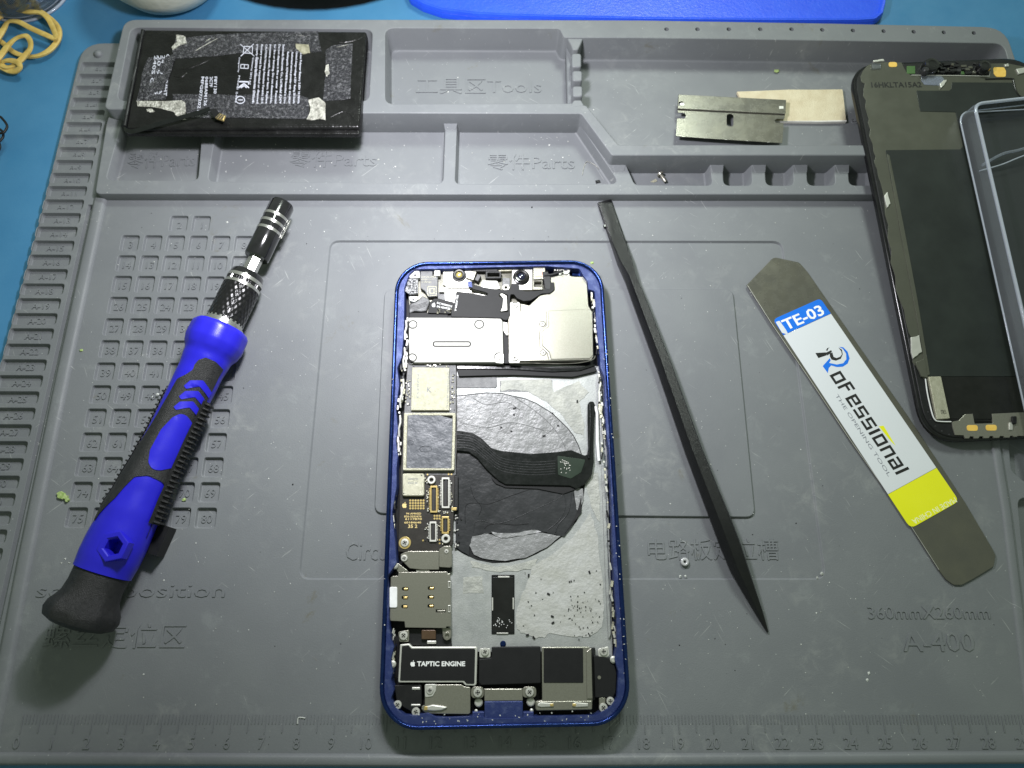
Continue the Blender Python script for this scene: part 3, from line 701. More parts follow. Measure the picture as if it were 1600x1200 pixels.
# ---- flex cable crossing the coil
fx = [(711, 672), (738, 676), (752, 684), (768, 700), (782, 704), (830, 709), (870, 706), (893, 703), (917, 713), (919, 700), (918, 660), (918, 632), (921, 627), (928, 627), (930, 634), (928.5, 660), (927.5, 700), (928, 722), (925, 742), (914, 756), (901, 764), (890, 759), (840, 758), (790, 757), (779, 751), (760, 733), (745, 715), (732, 706), (711, 704)]
l = round_loop([W2(x, y, .36) for x, y in fx], .12, 5)
bm = bmesh.new(); prism_bm(bm, l, .31, .36, .02); FX = finish("flex_cable", bm, FLEX, PH, smooth=40)
for off in (0, 4, 8, 12, 16, 20):
    bm = bmesh.new(); pts = spline([W(x, y, .363) for x, y in ((713, 679 + off), (738, 682 + off), (760, 697 + off * 1.1), (785, 716 + off), (830, 722 + off), (868, 720 + off))], 6); tube_bm(bm, pts, .009, 5, .6)
    finish("cable_trace", bm, FILM, FX, smooth=60)
plate("cable_stiffener", [(871, 712), (915, 718), (908, 738), (892, 748), (872, 742)], .355, .372, mat("dark_green_mask", (.010, .022, .012), .35), FX, r=.05, bev=.005)
bm = bmesh.new()
for i in range(26):
    p = W(R.uniform(874, 893), R.uniform(716, 742), .372); box_bm(bm, p, .03, .02, .012, R.uniform(0, 3))
finish("solder_points", bm, STEEL_B, FX, smooth=0, kind="stuff")
bm = bmesh.new(); tube_bm(bm, spline([W(x, y, .41) for x, y in ((922, 632), (922.5, 660), (921, 700), (920, 716))], 5), .035, 8, .7); finish("cable_fold", bm, FLEX, FX, smooth=60)
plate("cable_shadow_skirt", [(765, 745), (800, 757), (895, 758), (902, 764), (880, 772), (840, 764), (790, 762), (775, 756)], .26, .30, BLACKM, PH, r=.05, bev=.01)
bm = bmesh.new(); tube_bm(bm, [W(x, y, .34) for x, y in ((930, 635), (933, 645), (933.5, 690), (936, 720))], .045, 8, .5); finish("white_gasket", bm, WHITE, PH, smooth=60)
# ---- bracket below the board
plate("board_bracket", [(639, 861), (686, 861), (686, 890), (658, 890), (640, 888), (626, 874), (626, 866), (632, 863)], .36, .46, STEEL, PH, r=.03, bev=.015)
plate("bracket_foot", [(686, 858), (694, 853), (704, 853), (706, 858), (706, 884), (703, 887), (686, 886)], .38, .48, STEEL, PH, r=.04, bev=.015)
screw(631.5, 872, .46, .105); screw(697.5, 861.5, .48, .065)
plate("contact_strip", rect(650, 890.5, 671, 893.5), .3, .40, STEEL_B, PH, r=.01)
plate("connector_block", [(663, 880), (706, 886), (706, 893), (668, 893)], .2, .34, BLACKP, PH, r=.01)
# ---- sim tray reader
sim = plate("card_reader_shield", [(622.7, 894), (699, 893.2), (699, 896), (703.5, 896.5), (705, 979), (697, 979), (697, 981.5), (633, 980.5), (632, 971), (610, 970), (609, 965), (610.5, 902), (614, 900), (622, 899.6)], .40, .50, STEEL, PH, r=.02, bev=.012,
            holes=[round_loop(rect(x - 5, y - 2.8, x + 5, y + 2.8), 2.6, 3) for x, y in ((633, 920.5), (632.5, 934), (632, 948), (673.5, 919.3), (673, 933.4), (673, 947.2))] + [rect(681, 952.5, 696, 957)], hr=0)
plate("reader_floor", rect(620, 905, 700, 970), .34, .42, CHIPG, PH, r=.02)
for x, y in ((633, 920.5), (632.5, 934), (632, 948), (673.5, 919.3), (673, 933.4), (673, 947.2)): plate("reader_contact", rect(x - 2, y - 1.6, x + 4, y + 1.8), .42, .475, GOLD, PH, r=.01, bev=.01)
plate("reader_spring", rect(683, 953.4, 695.5, 956), .42, .495, STEEL, PH, r=.01, bev=.01)
plate("white_tab", rect(608.5, 917, 620.5, 949.5), .48, .535, WHITE, PH, r=.05, bev=.015)
for x0, y0, x1, y1 in ((700, 908, 704, 919), (700, 945.5, 704, 957)): plate("latch", rect(x0, y0, x1, y1), .44, .525, STEEL_B, PH, r=.01, bev=.01, holes=[rect(x0 + 1.1, y0 + 1.8, x1 - 1.1, y1 - 1.8)], hr=.005)
plate("reader_ear", [(613, 881), (622, 880), (640, 893.5), (622, 894)], .44, .49, STEEL, PH, r=.04, bev=.01); screw(616.5, 884.5, .49, .085)
plate("lower_block", [(636, 982), (703, 982), (706, 1010), (640, 1008)], .2, .33, BLACKP, PH, r=.02)
screw(630.5, 993, .47, .13); plate("screw_tab", [(622, 987), (639, 984), (639, 1003), (624, 1003)], .36, .46, STEEL, PH, r=.05, bev=.01)
washer(698.5, 993.5, .36, .12, .05, .10, STEEL); plate("screw_tab", [(691, 981), (705, 981), (705, 996), (698, 1001), (692, 996)], .34, .40, STEEL, PH, r=.04, bev=.01)
plate("brown_coil", rect(658.5, 984, 681, 999), .33, .43, mat("brown_component", (.10, .06, .035), .3, .3), PH, r=.03, bev=.02)
plate("silver_clip", rect(667, 1001, 681.5, 1006), .33, .42, STEEL_B, PH, r=.02, bev=.02)
# ---- vibration motor
tap_px = [(625, 1007), (639, 1005.5), (644, 1010.5), (744, 1010.5), (746, 1013), (744.5, 1069), (742, 1071.5), (727, 1071), (723, 1066.5), (623, 1066.5), (622, 1064)]
tap = plate("vibration_motor", tap_px, .34, .535, STEEL_B, PH, r=.03, bev=.02)
cxm, cym = 684, 1038
plate("motor_cover", [(628, 1009.5), (638, 1008.5), (643, 1013.5), (741, 1013.5), (742.5, 1015.5), (741.3, 1067), (740, 1068.8), (729, 1068.5), (725, 1063.8), (625.6, 1063.8), (625, 1062)], .52, .542, BLACKM, tap, r=.02, bev=.004)
letters("motor_print", "TAPTIC ENGINE", (651.5, 1041), (726.7, 1041), 7.8, .542, INK_W2, tap, .004, bold=.03)
emblem(645, 1037.2, 8.6, .542, INK_W2, tap)
# ---- loudspeaker
plate("speaker_cover", [(768, 1011), (845, 1010), (845, 1067.5), (752, 1070.5), (748, 1066), (748.3, 1030), (768, 1028)], .34, .54, BLACKM, PH, r=.04, bev=.02)
plate("screw_tab", [(749, 1013), (766.5, 1013), (766.5, 1027.5), (749, 1027.5)], .42, .50, STEEL_B, PH, r=.06, bev=.01); screw(757.8, 1018.5, .50, .115)
spk = plate("speaker_shield", [(846.5, 1012), (848, 1011), (920, 1010.6), (924, 1014), (925.7, 1094), (925, 1109), (839, 1110.5), (837, 1108), (836.5, 1096), (847.3, 1094)], .34, .52, STEEL, PH, r=.03, bev=.015)
plate("speaker_pad", [(849.5, 1013), (911, 1012.8), (911.5, 1067), (849.5, 1067)], .51, .532, BLACKM, spk, r=.03, bev=.004)
plate("shield_step", [(916, 1018), (924, 1012), (926, 1092), (917, 1092)], .50, .56, STEEL, spk, r=.02, bev=.02)
plate("spring_bar", [(837, 1096), (925, 1095), (925, 1108.5), (839, 1110)], .50, .55, STEEL, spk, r=.03, bev=.015)
for a, tip in (((840, 865), 862), ((894, 919), 897)):
    x0, x1 = a; c = plate("contact_spring", [(x0, 1100), (x0 + 5, 1097.5), (x1, 1099), (x1, 1104), (x0 + 6, 1105), (x0, 1103.5)], .54, .585, STEEL_B, spk, r=.02, bev=.015)
    plate("gold_tip", rect(tip - 2.5, 1099.5, tip + 3, 1103.6), .57, .595, GOLD, c, r=.01, bev=.005)
plate("speaker_box", [(927.5, 1024), (940, 1025), (950, 1027.5), (957.5, 1027.5), (961, 1042), (963.5, 1052), (962, 1082), (958, 1090), (930, 1090), (928.5, 1040)], .34, .52, BLACKM, PH, r=.03, bev=.02)
plate("speaker_gap", rect(920, 1012, 930, 1094), .2, .36, BLACKP, PH, r=.01)
lathe("port_hole", (936.3, 1058.5), .52, [(.05, 0), (.05, .012), (.025, .012)], STEEL, PH, 12)
plate("screw_tab", [(934, 1016), (937, 1013), (951, 1010), (952.5, 1024), (948, 1027), (935, 1026)], .42, .52, STEEL_B, PH, r=.04, bev=.012); screw(943.3, 1018, .52, .12)
for x, y, r in ((942.8, 1106, .125), (953.8, 1095.5, .115), (827.5, 1081.5, .125), (746.5, 1082, .13), (671.6, 1079, .105), (621, 1101.5, .12), (649.7, 1112.5, .12)): screw(x, y, .50, r)
plate("screw_tab", [(936, 1090), (946, 1090), (946, 1112), (937, 1112)], .36, .50, STEEL, PH, r=.03)
for q in (rect(816, 1073, 838, 1090), rect(736, 1073, 756, 1091)): plate("screw_tab", q, .40, .50, STEEL, PH, r=.12, bev=.01)
for x, y in ((829, 1096), (748, 1097)): lathe("standoff", (x, y), .3, [(.12, 0), (.12, .10), (.09, .12)], STEEL_B, PH, 16)
for x, y in ((830.5, 1110), (744, 1111), (620.5, 1110)): lathe("rivet", (x, y), .42, [(.05, 0), (.05, .03), (.02, .05)], STEEL_B, PH, 12)
plate("port_bracket", [(756.5, 1076), (816, 1076), (817, 1095), (757, 1095.5)], .38, .52, STEEL, PH, r=.02, bev=.02)
plate("port_housing", [(757, 1096), (817, 1095.5), (817, 1122), (757, 1122)], .30, .56, PHONE_LEDGE, PH, r=.02, bev=.02)
for q in (rect(738, 1112, 757, 1124), rect(817, 1112, 834, 1124)): plate("port_block", q, .30, .52, PHONE_LEDGE, PH, r=.02, bev=.02)
# ---- lower-left antenna plate
ant = plate("antenna_plate", [(663.7, 1073), (667, 1069.5), (720.6, 1069.5), (725, 1072.5), (735, 1074), (734.8, 1114), (732, 1116), (665.5, 1115), (658.7, 1108), (659, 1103), (663.7, 1102)], .36, .49, STEEL, PH, r=.03, bev=.015)
plate("raised_corner", [(663.5, 1069), (682, 1069), (681, 1080), (676, 1088), (664, 1090)], .46, .515, STEEL_B, ant, r=.05, bev=.012)
c = plate("contact_spring", [(664, 1104), (676, 1101), (690, 1103), (701, 1105), (690, 1110), (678, 1111), (664, 1110)], .48, .55, STEEL_B, ant, r=.04, bev=.03); plate("gold_tip", rect(662.5, 1104, 668, 1109.6), .54, .565, GOLD, c, r=.01, bev=.005)
plate("microphone_block", [(616, 1071), (640, 1069), (658.7, 1070), (659, 1100.5), (643, 1112), (630, 1105), (619, 1092)], .30, .46, BLACKP, PH, r=.03, bev=.02)
plate("silver_clip", rect(643.5, 1073.5, 656.5, 1078), .42, .48, STEEL_B, PH, r=.02, bev=.02); plate("silver_clip", rect(642, 1100, 657, 1103.5), .42, .475, STEEL_B, PH, r=.02, bev=.02)
for x, y in ((614, 1037.5), (958, 1030.5), (617.5, 884)): lathe("side_screw", (x, y), .5, [(.10, 0), (.10, .07), (.06, .10), (.03, .10)], STEEL_B, PH, 14)
# ---- upper half of the phone: shields, cameras, cables
ear = plate("earpiece_plate", [(638.7, 496), (779, 496.5), (783, 498), (785.5, 502.5), (786.8, 564), (783, 566), (647, 566.5), (639, 560)], .34, .55, EARM, PH, r=.03, bev=.02)
bm = bmesh.new(); l = round_loop([W2(x, y, .552) for x, y in rect(677, 534, 735, 541)], .09, 5)
tube_bm(bm, [(x, y, .552) for x, y in l], .020, 6, .8, True); finish("pressed_slot", bm, GROOVE, ear, smooth=60)
for x, y, rr_ in ((645, 507, .14), (748.7, 506.7, .15), (644, 559, .14), (779.6, 557.7, .14)):
    c = W(x, y, .552); bm = bmesh.new()
    tube_bm(bm, [(c.x + rr_ * cos(a), c.y + rr_ * sin(a), .552) for a in [2 * pi * i / 24 for i in range(24)]], .016, 6, .8, True); finish("screw_recess", bm, GROOVE, ear, smooth=60)
    screw(x, y, .53, .095)
plate("upper_gap", rect(640, 489, 790, 500), .2, .46, BLACKM, PH, r=.02)
sh_px = [(860, 431), (890, 430), (894, 431.7), (916, 432.5), (918, 452), (919.5, 477), (924, 485), (927.5, 556.7), (924, 562.5), (812, 564.5), (795, 565), (794, 498), (796, 489), (813, 488), (813, 474), (827, 477), (843, 462), (860, 457.5)]
bsh = plate("battery_side_shield", sh_px, .34, .53, STEEL, PH, r=.04, bev=.02)
plate("raised_field", [(857, 485), (921, 483), (926, 487), (927, 555), (922, 560.5), (861, 561.5), (858, 550), (847, 540), (846.5, 518), (857, 510)], .51, .555, STEEL, bsh, r=.04, bev=.02)
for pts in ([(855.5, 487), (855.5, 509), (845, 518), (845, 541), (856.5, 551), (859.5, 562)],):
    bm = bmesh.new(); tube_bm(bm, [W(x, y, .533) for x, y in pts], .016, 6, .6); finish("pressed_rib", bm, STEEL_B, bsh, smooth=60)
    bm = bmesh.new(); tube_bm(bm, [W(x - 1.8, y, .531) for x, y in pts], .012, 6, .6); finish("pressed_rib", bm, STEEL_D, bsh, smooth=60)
for x, y, r in ((847.5, 506, .085), (848.7, 551, .085), (804.5, 477, .10), (804, 558, .12)):
    screw(x, y, .525, r); c_ = W(x, y, .535); bm = bmesh.new(); tube_bm(bm, [(c_.x + r * 1.12 * cos(a), c_.y + r * 1.12 * sin(a), .533) for a in [2 * pi * i / 24 for i in range(24)]], .012, 6, .7, True); finish("screw_recess", bm, GROOVE, bsh, smooth=60)
plate("screw_tab", [(797, 472), (812, 472), (813, 490), (808, 497), (796, 498)], .40, .525, STEEL_B, PH, r=.06, bev=.012)
plate("screw_tab", [(795, 551), (809, 551), (812.5, 556), (812.5, 567), (795, 567)], .48, .57, STEEL_B, PH, r=.06, bev=.012); screw(804, 558.5, .57, .12)
plate("screw_tab", [(773, 556), (778, 552), (787, 552), (787.5, 568), (774, 567)], .48, .57, STEEL_B, PH, r=.06, bev=.012); screw(779.6, 557.7, .565, .09)
plate("centre_gap", [(786, 500), (795, 500), (796, 568), (787, 568)], .2, .40, BLACKM, PH, r=.01)
plate("silver_clip", [(786, 502), (793, 503), (794, 524), (791, 524), (786.5, 517)], .38, .47, STEEL_B, PH, r=.03, bev=.02)
bm = bmesh.new(); tube_bm(bm, spline([W(x, y, .56) for x, y in ((796, 567.5), (830, 567.5), (870, 568.5), (905, 567), (926, 562), (930, 556))], 5), .018, 6); finish("shield_lip", bm, STEEL_D, bsh, smooth=60)
# camera tray
plate("camera_tray", [(655, 419), (850, 417), (856, 420), (856, 452), (835, 462), (800, 492), (700, 494), (640, 492), (636, 430)], .2, .34, STEEL_D, PH, r=.03)
plate("flood_module", [(696, 420), (735, 419.5), (738, 422), (738, 450), (700, 450), (692, 444), (692, 424)], .30, .46, STEEL_B, PH, r=.05, bev=.02)
plate("white_plate", [(695, 448), (737, 450), (737, 458), (765, 458), (764, 466), (712, 466), (708, 480), (694, 480)], .28, .40, STEEL_B, PH, r=.03)
def lens(px, py, z, R_, name, glint=None):
    c = W(px, py, z + .14)
    root = None; bm = bmesh.new()
    lathe_bm(bm, (c.x, c.y), [(R_, z), (R_, z + .05), (R_ * .92, z + .08), (R_ * .78, z + .09), (R_ * .76, z + .14), (R_ * .70, z + .16), (R_ * .55, z + .155), (R_ * .50, z + .10), (R_ * .42, z + .09)], 32, cap=False)
    b_ = finish(name, bm, BLK_METAL if R_ > .26 else CHIPG, PH, smooth=35)
    bm = bmesh.new(); lathe_bm(bm, (c.x, c.y), [(R_ * .44, z + .09), (R_ * .36, z + .115), (R_ * .2, z + .13), (R_ * .05, z + .135)], 24); finish("lens_glass", bm, glint or GLASSB, b_, smooth=60)
lens(717.3, 428.5, .42, .245, "small_lens", mat("gold_lens", (.75, .62, .2), .2, .6))
plate("lens_seat", rect(800, 418, 832, 453), .30, .46, STEEL_B, PH, r=.03, bev=.02)
lens(814.5, 431, .44, .29, "front_lens")
plate("prism_box", [(833, 417.5), (852, 417.5), (852.5, 436), (833, 437)], .30, .56, STEEL, PH, r=.03, bev=.02)
plate("prism_window", rect(836.5, 420.5, 847.5, 432.5), .55, .572, mat("pink_window", (.62, .36, .28), .3, .2), PH, r=.03, bev=.005)
plate("prism_foot", rect(832.5, 437, 848, 453), .30, .50, STEEL, PH, r=.02, bev=.02, holes=[rect(835, 440, 846, 448)])
plate("sensor_bar", rect(738, 417.5, 778, 424), .3, .52, BLACKP, PH, r=.03, bev=.015)
plate("sensor_frame", rect(758.5, 423.5, 783.5, 435), .34, .55, BLACKP, PH, r=.05, bev=.02, holes=[rect(762, 426.5, 780, 432)])
plate("light_box", [(732, 423), (745, 424), (740, 438), (727.5, 434)], .34, .56, STEEL, PH, r=.03, bev=.02)
plate("light_box", [(746, 427), (752, 431), (747, 440), (741, 437)], .34, .54, CHIPG, PH, r=.02, bev=.02)
plate("sensor_can", [(753, 438), (777, 438.5), (782, 451), (770, 453), (751, 449)], .32, .48, STEEL_B, PH, r=.04, bev=.02)
plate("tin_block", rect(785, 434, 797, 447), .3, .47, PCB_G, PH, r=.03, bev=.02)
plate("top_clip", [(779, 417), (800, 417), (800, 423), (779, 424)], .3, .48, CREAM, PH, r=.02, bev=.01)
washer(790.5, 449, .4, .13, .05, .08, STEEL_B)
washer(883.7, 422, .42, .16, .05, .10, STEEL_B); plate("screw_tab", [(876, 418), (890, 417), (890, 432), (872, 432)], .34, .46, STEEL_B, PH, r=.04)
for i, x in enumerate((866, 870, 874)): plate("pin_contact", rect(x, 418.5, x + 2.6, 423), .3, .5, STEEL_B, PH, r=.01, bev=.008)
plate("blue_socket", [(894, 420), (908, 419.5), (912, 424), (911, 431), (895, 431)], .2, .36, PHONE_BLUE, PH, r=.03, holes=[rect(898, 422, 903, 427)])
# black ribbon cable with printed tab
rb = [(700, 456), (713, 455), (735, 457), (758, 463), (763, 462), (764, 459), (757, 456), (740, 452), (731, 446), (731, 439), (737, 439), (740, 444), (757, 449), (785, 453), (797, 452), (799, 443), (811, 443), (810, 452), (812, 455), (822, 454), (848, 453.5), (858, 450), (861, 441), (866, 441), (867, 452), (862, 458), (846, 459), (838, 463), (829, 470), (815, 471), (805, 465), (803, 460), (798, 459), (796, 466), (797, 492), (793, 499), (787, 500), (783, 497), (700, 494.5), (700, 480), (712.5, 467), (713, 458)]
rb = [(713, 455), (735, 457.5), (756, 461.5), (761, 461.5), (762.5, 458.5), (757, 456), (740, 452), (731, 446), (731, 439), (737, 439.5), (740, 444), (757, 449), (785, 453), (797, 452), (799, 443), (811, 443), (811, 452), (822, 455), (835, 454.5), (848, 453.5), (855, 449), (857, 441), (866, 441), (867, 452), (860, 458), (846, 459), (838, 464), (829, 469.5), (818, 470.5), (808, 466), (803, 460), (798, 460), (797, 466), (797, 492), (793, 500), (787, 500), (783, 497), (705, 495), (705, 488), (707, 478), (711, 470), (712, 460)]
rbo = plate("ribbon_cable", rb, .50, .585, BLACKM, PH, r=.03, bev=.012, holes=[[(780, 459), (785, 458), (793, 461), (794, 487), (781, 488), (785, 480), (786, 466), (780, 463)]], hr=.03)
plate("bracket_hook", [(780, 459), (785, 458), (792, 462), (793, 485), (781, 487), (785, 478), (786, 466)], .44, .56, STEEL_B, PH, r=.03, bev=.02)
plate("cable_tip", [(731, 440), (737, 440), (738, 449), (732, 448)], .58, .595, PHONE_LEDGE, rbo, r=.02, bev=.003)
tabp = [(668, 489), (672, 472), (678, 466.5), (686, 466.5), (709, 472), (708, 484), (704, 490)]
tb = plate("printed_tab", tabp, .48, .56, BLACKM, PH, r=.04, bev=.01)
emblem(677.6, 476.5, 6.5, .56, INK_W2, tb)
letters("cable_print", "DC10984091E", (682.5, 474.5), (706, 480.5), 3., .56, INK_W2, tb, .003, bold=.01)
letters("cable_print", "DG ADMYZE", (682.5, 480), (703, 484.3), 3., .56, INK_W2, tb, .003, bold=.01)
letters("cable_print", "821-02984-A", (713.6, 461), (710, 486), 3., .586, INK_W2, rbo, .003, bold=.01)
plate("tab_strip", [(640, 489), (670, 488), (700, 491), (700, 498), (640, 497)], .40, .50, BLACKM, PH, r=.02)
bm = bmesh.new(); R = random.Random(21)
for i in range(20):
    p = W(R.uniform(683, 705), R.uniform(484, 489), .52); box_bm(bm, p, R.uniform(.03, .08), R.uniform(.03, .06), .04, R.uniform(0, 3), R.choice((0, 0, 1)))
finish("solder_crumbs", bm, [CREAM, BLACKM], PH, smooth=0, kind="stuff")
bm = bmesh.new(); tube_bm(bm, spline([W(x, y, .60) for x, y in ((850, 430), (862, 429), (872, 426), (880, 423))], 5), .045, 8, .6); finish("antenna_cable", bm, BLACKP, PH, smooth=60)
plate("cable_post", [(847, 424), (856, 424), (861, 434), (861, 452), (852, 452), (850, 440)], .40, .59, BLACKP, PH, r=.05, bev=.02)
# top-left speaker module and curled flex
plate("speaker_chip", [(656.5, 421.7), (676, 422), (676, 431), (684, 432), (684, 463), (669, 464), (664, 455), (657, 450)], .36, .52, PCB_G, PH, r=.03, bev=.02)
for s, y, x1 in (("DHP13201205RC", 434, 681), ("BBGJA C+19", 438, 677), ("C39M3S", 442, 674)): letters("chip_print", s, (659, y), (x1, y), 2.4, .52, CREAM, PH, .003)
plate("etched_square", rect(668, 447, 682, 462), .51, .523, CREAM, PH, r=.02, bev=.002, holes=[rect(669, 448, 681, 461)])
plate("etched_square", rect(671, 450, 679, 459), .51, .523, CREAM, PH, r=.02, bev=.002, holes=[rect(672.5, 451.5, 677.5, 457.5)])
crumpled("speckled_sponge", [(634, 436), (650, 434), (653, 437), (653, 458), (640, 460), (633, 455)], .50, mat("speckled_sponge", (.05, .05, .055), .5, 0, (.55, .55, .56), 22., .6, 20, thr=(.46, .58)), PH, .04, .05, 5, .1, 4.)
plate("screw_tab", [(640, 430), (644, 424), (655, 422.5), (656, 434), (640, 434.5)], .36, .54, WHITE, PH, r=.05, bev=.012); lathe("screw_eye", (648.6, 430), .54, [(.05, 0), (.045, .01)], CHIPG, PH, 12)
plate("screw_tab", [(638.5, 463), (652, 463), (654, 467), (648, 471.5), (641, 470)], .36, .54, WHITE, PH, r=.05, bev=.012); lathe("screw_eye", (646, 468), .54, [(.05, 0), (.045, .01)], CHIPG, PH, 12)
plate("curled_flex", [(639, 475), (652, 470), (660, 462), (669, 466), (672, 470), (666, 486), (658, 487), (648, 486), (639, 490)], .34, .50, PCB_G, PH, r=.05, bev=.04)
for i in range(4):
    bm = bmesh.new(); tube_bm(bm, spline([W(x, y, .503) for x, y in ((640, 476 + i * 2), (650, 477 + i * 2), (660, 474 + i * 2), (668, 471 + i * 2))], 4), .008, 5, .6); finish("flex_crease", bm, BLACKP, PH, smooth=60)
for q in (rect(678, 421, 688, 431), rect(686, 449, 694, 456)): plate("silver_clip", q, .4, .54, STEEL_B, PH, r=.03, bev=.02)
plate("flex_seat", [(684, 458), (695, 452), (696, 478), (684, 470)], .3, .42, PCB_G, PH, r=.03)
# ---- contact springs and clips along both sides
def side_bits(path, n, seed, w=2.2):
    R = random.Random(seed); bm = bmesh.new()
    for i in range(n):
        t = (i + R.random() * .6) / n * (len(path) - 1); k = int(t); f = t - k
        k = min(k, len(path) - 2); x = path[k][0] + (path[k + 1][0] - path[k][0]) * f + R.uniform(-w, w); y = path[k][1] + (path[k + 1][1] - path[k][1]) * f
        p = W(x, y, .55); box_bm(bm, (p.x, p.y, R.uniform(.35, .5)), R.uniform(.03, .07), R.uniform(.05, .22), R.uniform(.05, .12), R.uniform(-.25, .25), R.choice((0, 0, 1, 2)))
    finish("side_contacts", bm, [STEEL_B, BLACKP, CREAM], PH, smooth=0, kind="stuff")
side_bits([(636, 498), (635, 560), (632, 578)], 12, 1, 1.2); side_bits([(627, 565), (630, 620), (624, 625), (624, 680), (622, 712)], 40, 2, 3.0)
side_bits([(925, 458), (930, 500), (935, 552)], 30, 3, 1.8); side_bits([(938, 580), (939, 640), (945, 684)], 40, 4, 2.2); side_bits([(955, 910), (959, 960), (962, 1010)], 18, 5, 2)
side_bits([(618, 770), (614, 830), (613, 870)], 12, 6, 1.2); side_bits([(615, 985), (615, 1020), (612, 1050)], 22, 7, 1.6); side_bits([(940, 690), (948, 760), (955, 900)], 14, 8, 1.)
for x, y in ((628.5, 515), (626, 558), (624, 608), (621, 620), (619, 665)):
    bm = bmesh.new(); p = W(x + 5, y, .6); tube_bm(bm, [(p.x, p.y + .35, .56), (p.x + .03, p.y + .1, .6), (p.x - .02, p.y - .1, .58), (p.x, p.y - .35, .54)], .035, 6, .8); finish("spring_wire", bm, STEEL_B, PH, smooth=60)
for q in ([(613, 556), (618, 556), (617, 640), (612, 640)],): pass
# chips and worn spots on the frame edge
bm = bmesh.new(); R = random.Random(5)
for i in range(90):
    t = R.random()
    if R.random() < .6: x = HW - R.uniform(.02, .14); y = -HH + 1 + t * (2 * HH - 2); x *= R.choice((1, 1, 1, -1))
    else: y = -HH + R.uniform(.03, .4); x = -HW + 1 + t * (2 * HW - 2)
    a = PL(x, y); box_bm(bm, (a[0], a[1], (ZT - .003) if abs(x) > HW - .1 else LZ), R.uniform(.01, .03), R.uniform(.01, .05), .008, R.uniform(0, 3))
finish("edge_chips", bm, DUST, PH, smooth=0, kind="stuff")
# ================================================================== SCREWDRIVER
axA = W(443, 316, .85); axB = W(127, 962, 1.04)
SD = thing("ratchet_screwdriver", (axB.x, axB.y, 0), "blue and black ratchet screwdriver with knurled collar, lying across the numbered cells", "screwdriver")
D = (axA - axB); LEN = D.length; D.normalize(); SDX = D.cross(Vector((0, 0, 1))).normalized(); SDZ = SDX.cross(D)
# picture point -> (distance along the shaft, sideways offset), read at height z
def SL(px, py, z=.98):
    q = W(px, py, z) - axB; return q.dot(D), q.dot(SDX)
def S_(px, py, z=.98): return SL(px, py, z)[0]
def SP(s, x, h): return axB + D * s + SDX * x + SDZ * h
def turned(name, prof, m, parent=SD, n=32, fn=None, caps=True, smooth=35, **kw):
    """prof: (s, r) along the shaft"""
    bm = bmesh.new(); rows = []
    for s, r in prof:
        row = []
        for i in range(n):
            a = 2 * pi * i / n; rr = r * (fn(s, a) if fn else 1); row.append(bm.verts.new(SP(s, rr * sin(a), rr * cos(a))))
        rows.append(row)
    for a, b in zip(rows, rows[1:]):
        for i in range(n): bm.faces.new((a[i], a[(i + 1) % n], b[(i + 1) % n], b[i]))
    if caps: bm.faces.new(rows[0]); bm.faces.new(rows[-1])
    return finish(name, bm, m, parent, smooth=smooth, **kw)
def Z5(x, y): return (60 + x / 2.308, 480 + y / 2.308)      # reading aid for the enlarged view of the handle
def Z4(x, y): return (300 + x / 4.615, 300 + y / 4.615)
s_cap0 = S_(*Z5(130, 1135)); s_cap1 = S_(*Z5(232, 955)); s_hx = S_(*Z5(268, 862), 1.8)
s_fl0 = S_(*Z5(640, 150)); s_fl1 = S_(*Z5(668, 75)); s_kn0 = S_(*Z4(270, 945)); s_kn1 = S_(*Z4(390, 700)); s_col1 = S_(*Z4(430, 590)); s_sk0 = S_(*Z4(505, 480)); s_sk1 = S_(*Z4(668, 75))
# end cap with scalloped flange
def scal(s, a): return 1 - .06 * max(0, cos(5 * a)) * (1 if s < s_cap0 + .7 else 0)
turned("end_cap", [(s_cap0 - .12, .50), (s_cap0 - .06, .76), (s_cap0 + .05, .97), (s_cap0 + .25, 1.04), (s_cap0 + .45, 1.0), (s_cap0 + .62, .89), (s_cap0 + .8, .80), (s_cap0 + 1.1, .765), (s_cap1 - .02, .775)], RUBBER, fn=scal, n=60)
# handle body: profile radius along the shaft
HP = [(s_cap1, .82), (s_cap1 + .5, .86), (s_hx, .865), (s_hx + .9, .82), (s_hx + 1.8, .745), (s_hx + 2.8, .68), (s_hx + 3.6, .655), (s_hx + 4.6, .665), (s_hx + 5.6, .69), (s_fl0 - 1.6, .70), (s_fl0 - .9, .69), (s_fl0 - .35, .75), (s_fl0 + .0, .89), (s_fl0 + .15, .93), (s_fl1 - .12, .92), (s_fl1, .84)]
HXZ = axB.z + D.z * s_hx + .865
def hr_(s):
    if s <= HP[0][0]: return HP[0][1]
    for (a, ra), (b, rb_) in zip(HP, HP[1:]):
        if s <= b: t = (s - a) / (b - a); t = t * t * (3 - 2 * t); return ra + (rb_ - ra) * t
    return HP[-1][1]
N_ = 90; sp = [s_cap1 + (s_fl1 - s_cap1) * i / N_ for i in range(N_ + 1)]
def oct_(s, a): return 1 - (.03 * max(0, cos(8 * a)) if s > s_fl0 - .2 else 0)
hb = turned("handle", [(s, hr_(s)) for s in sp], DRV_BLUE, fn=oct_, n=48)
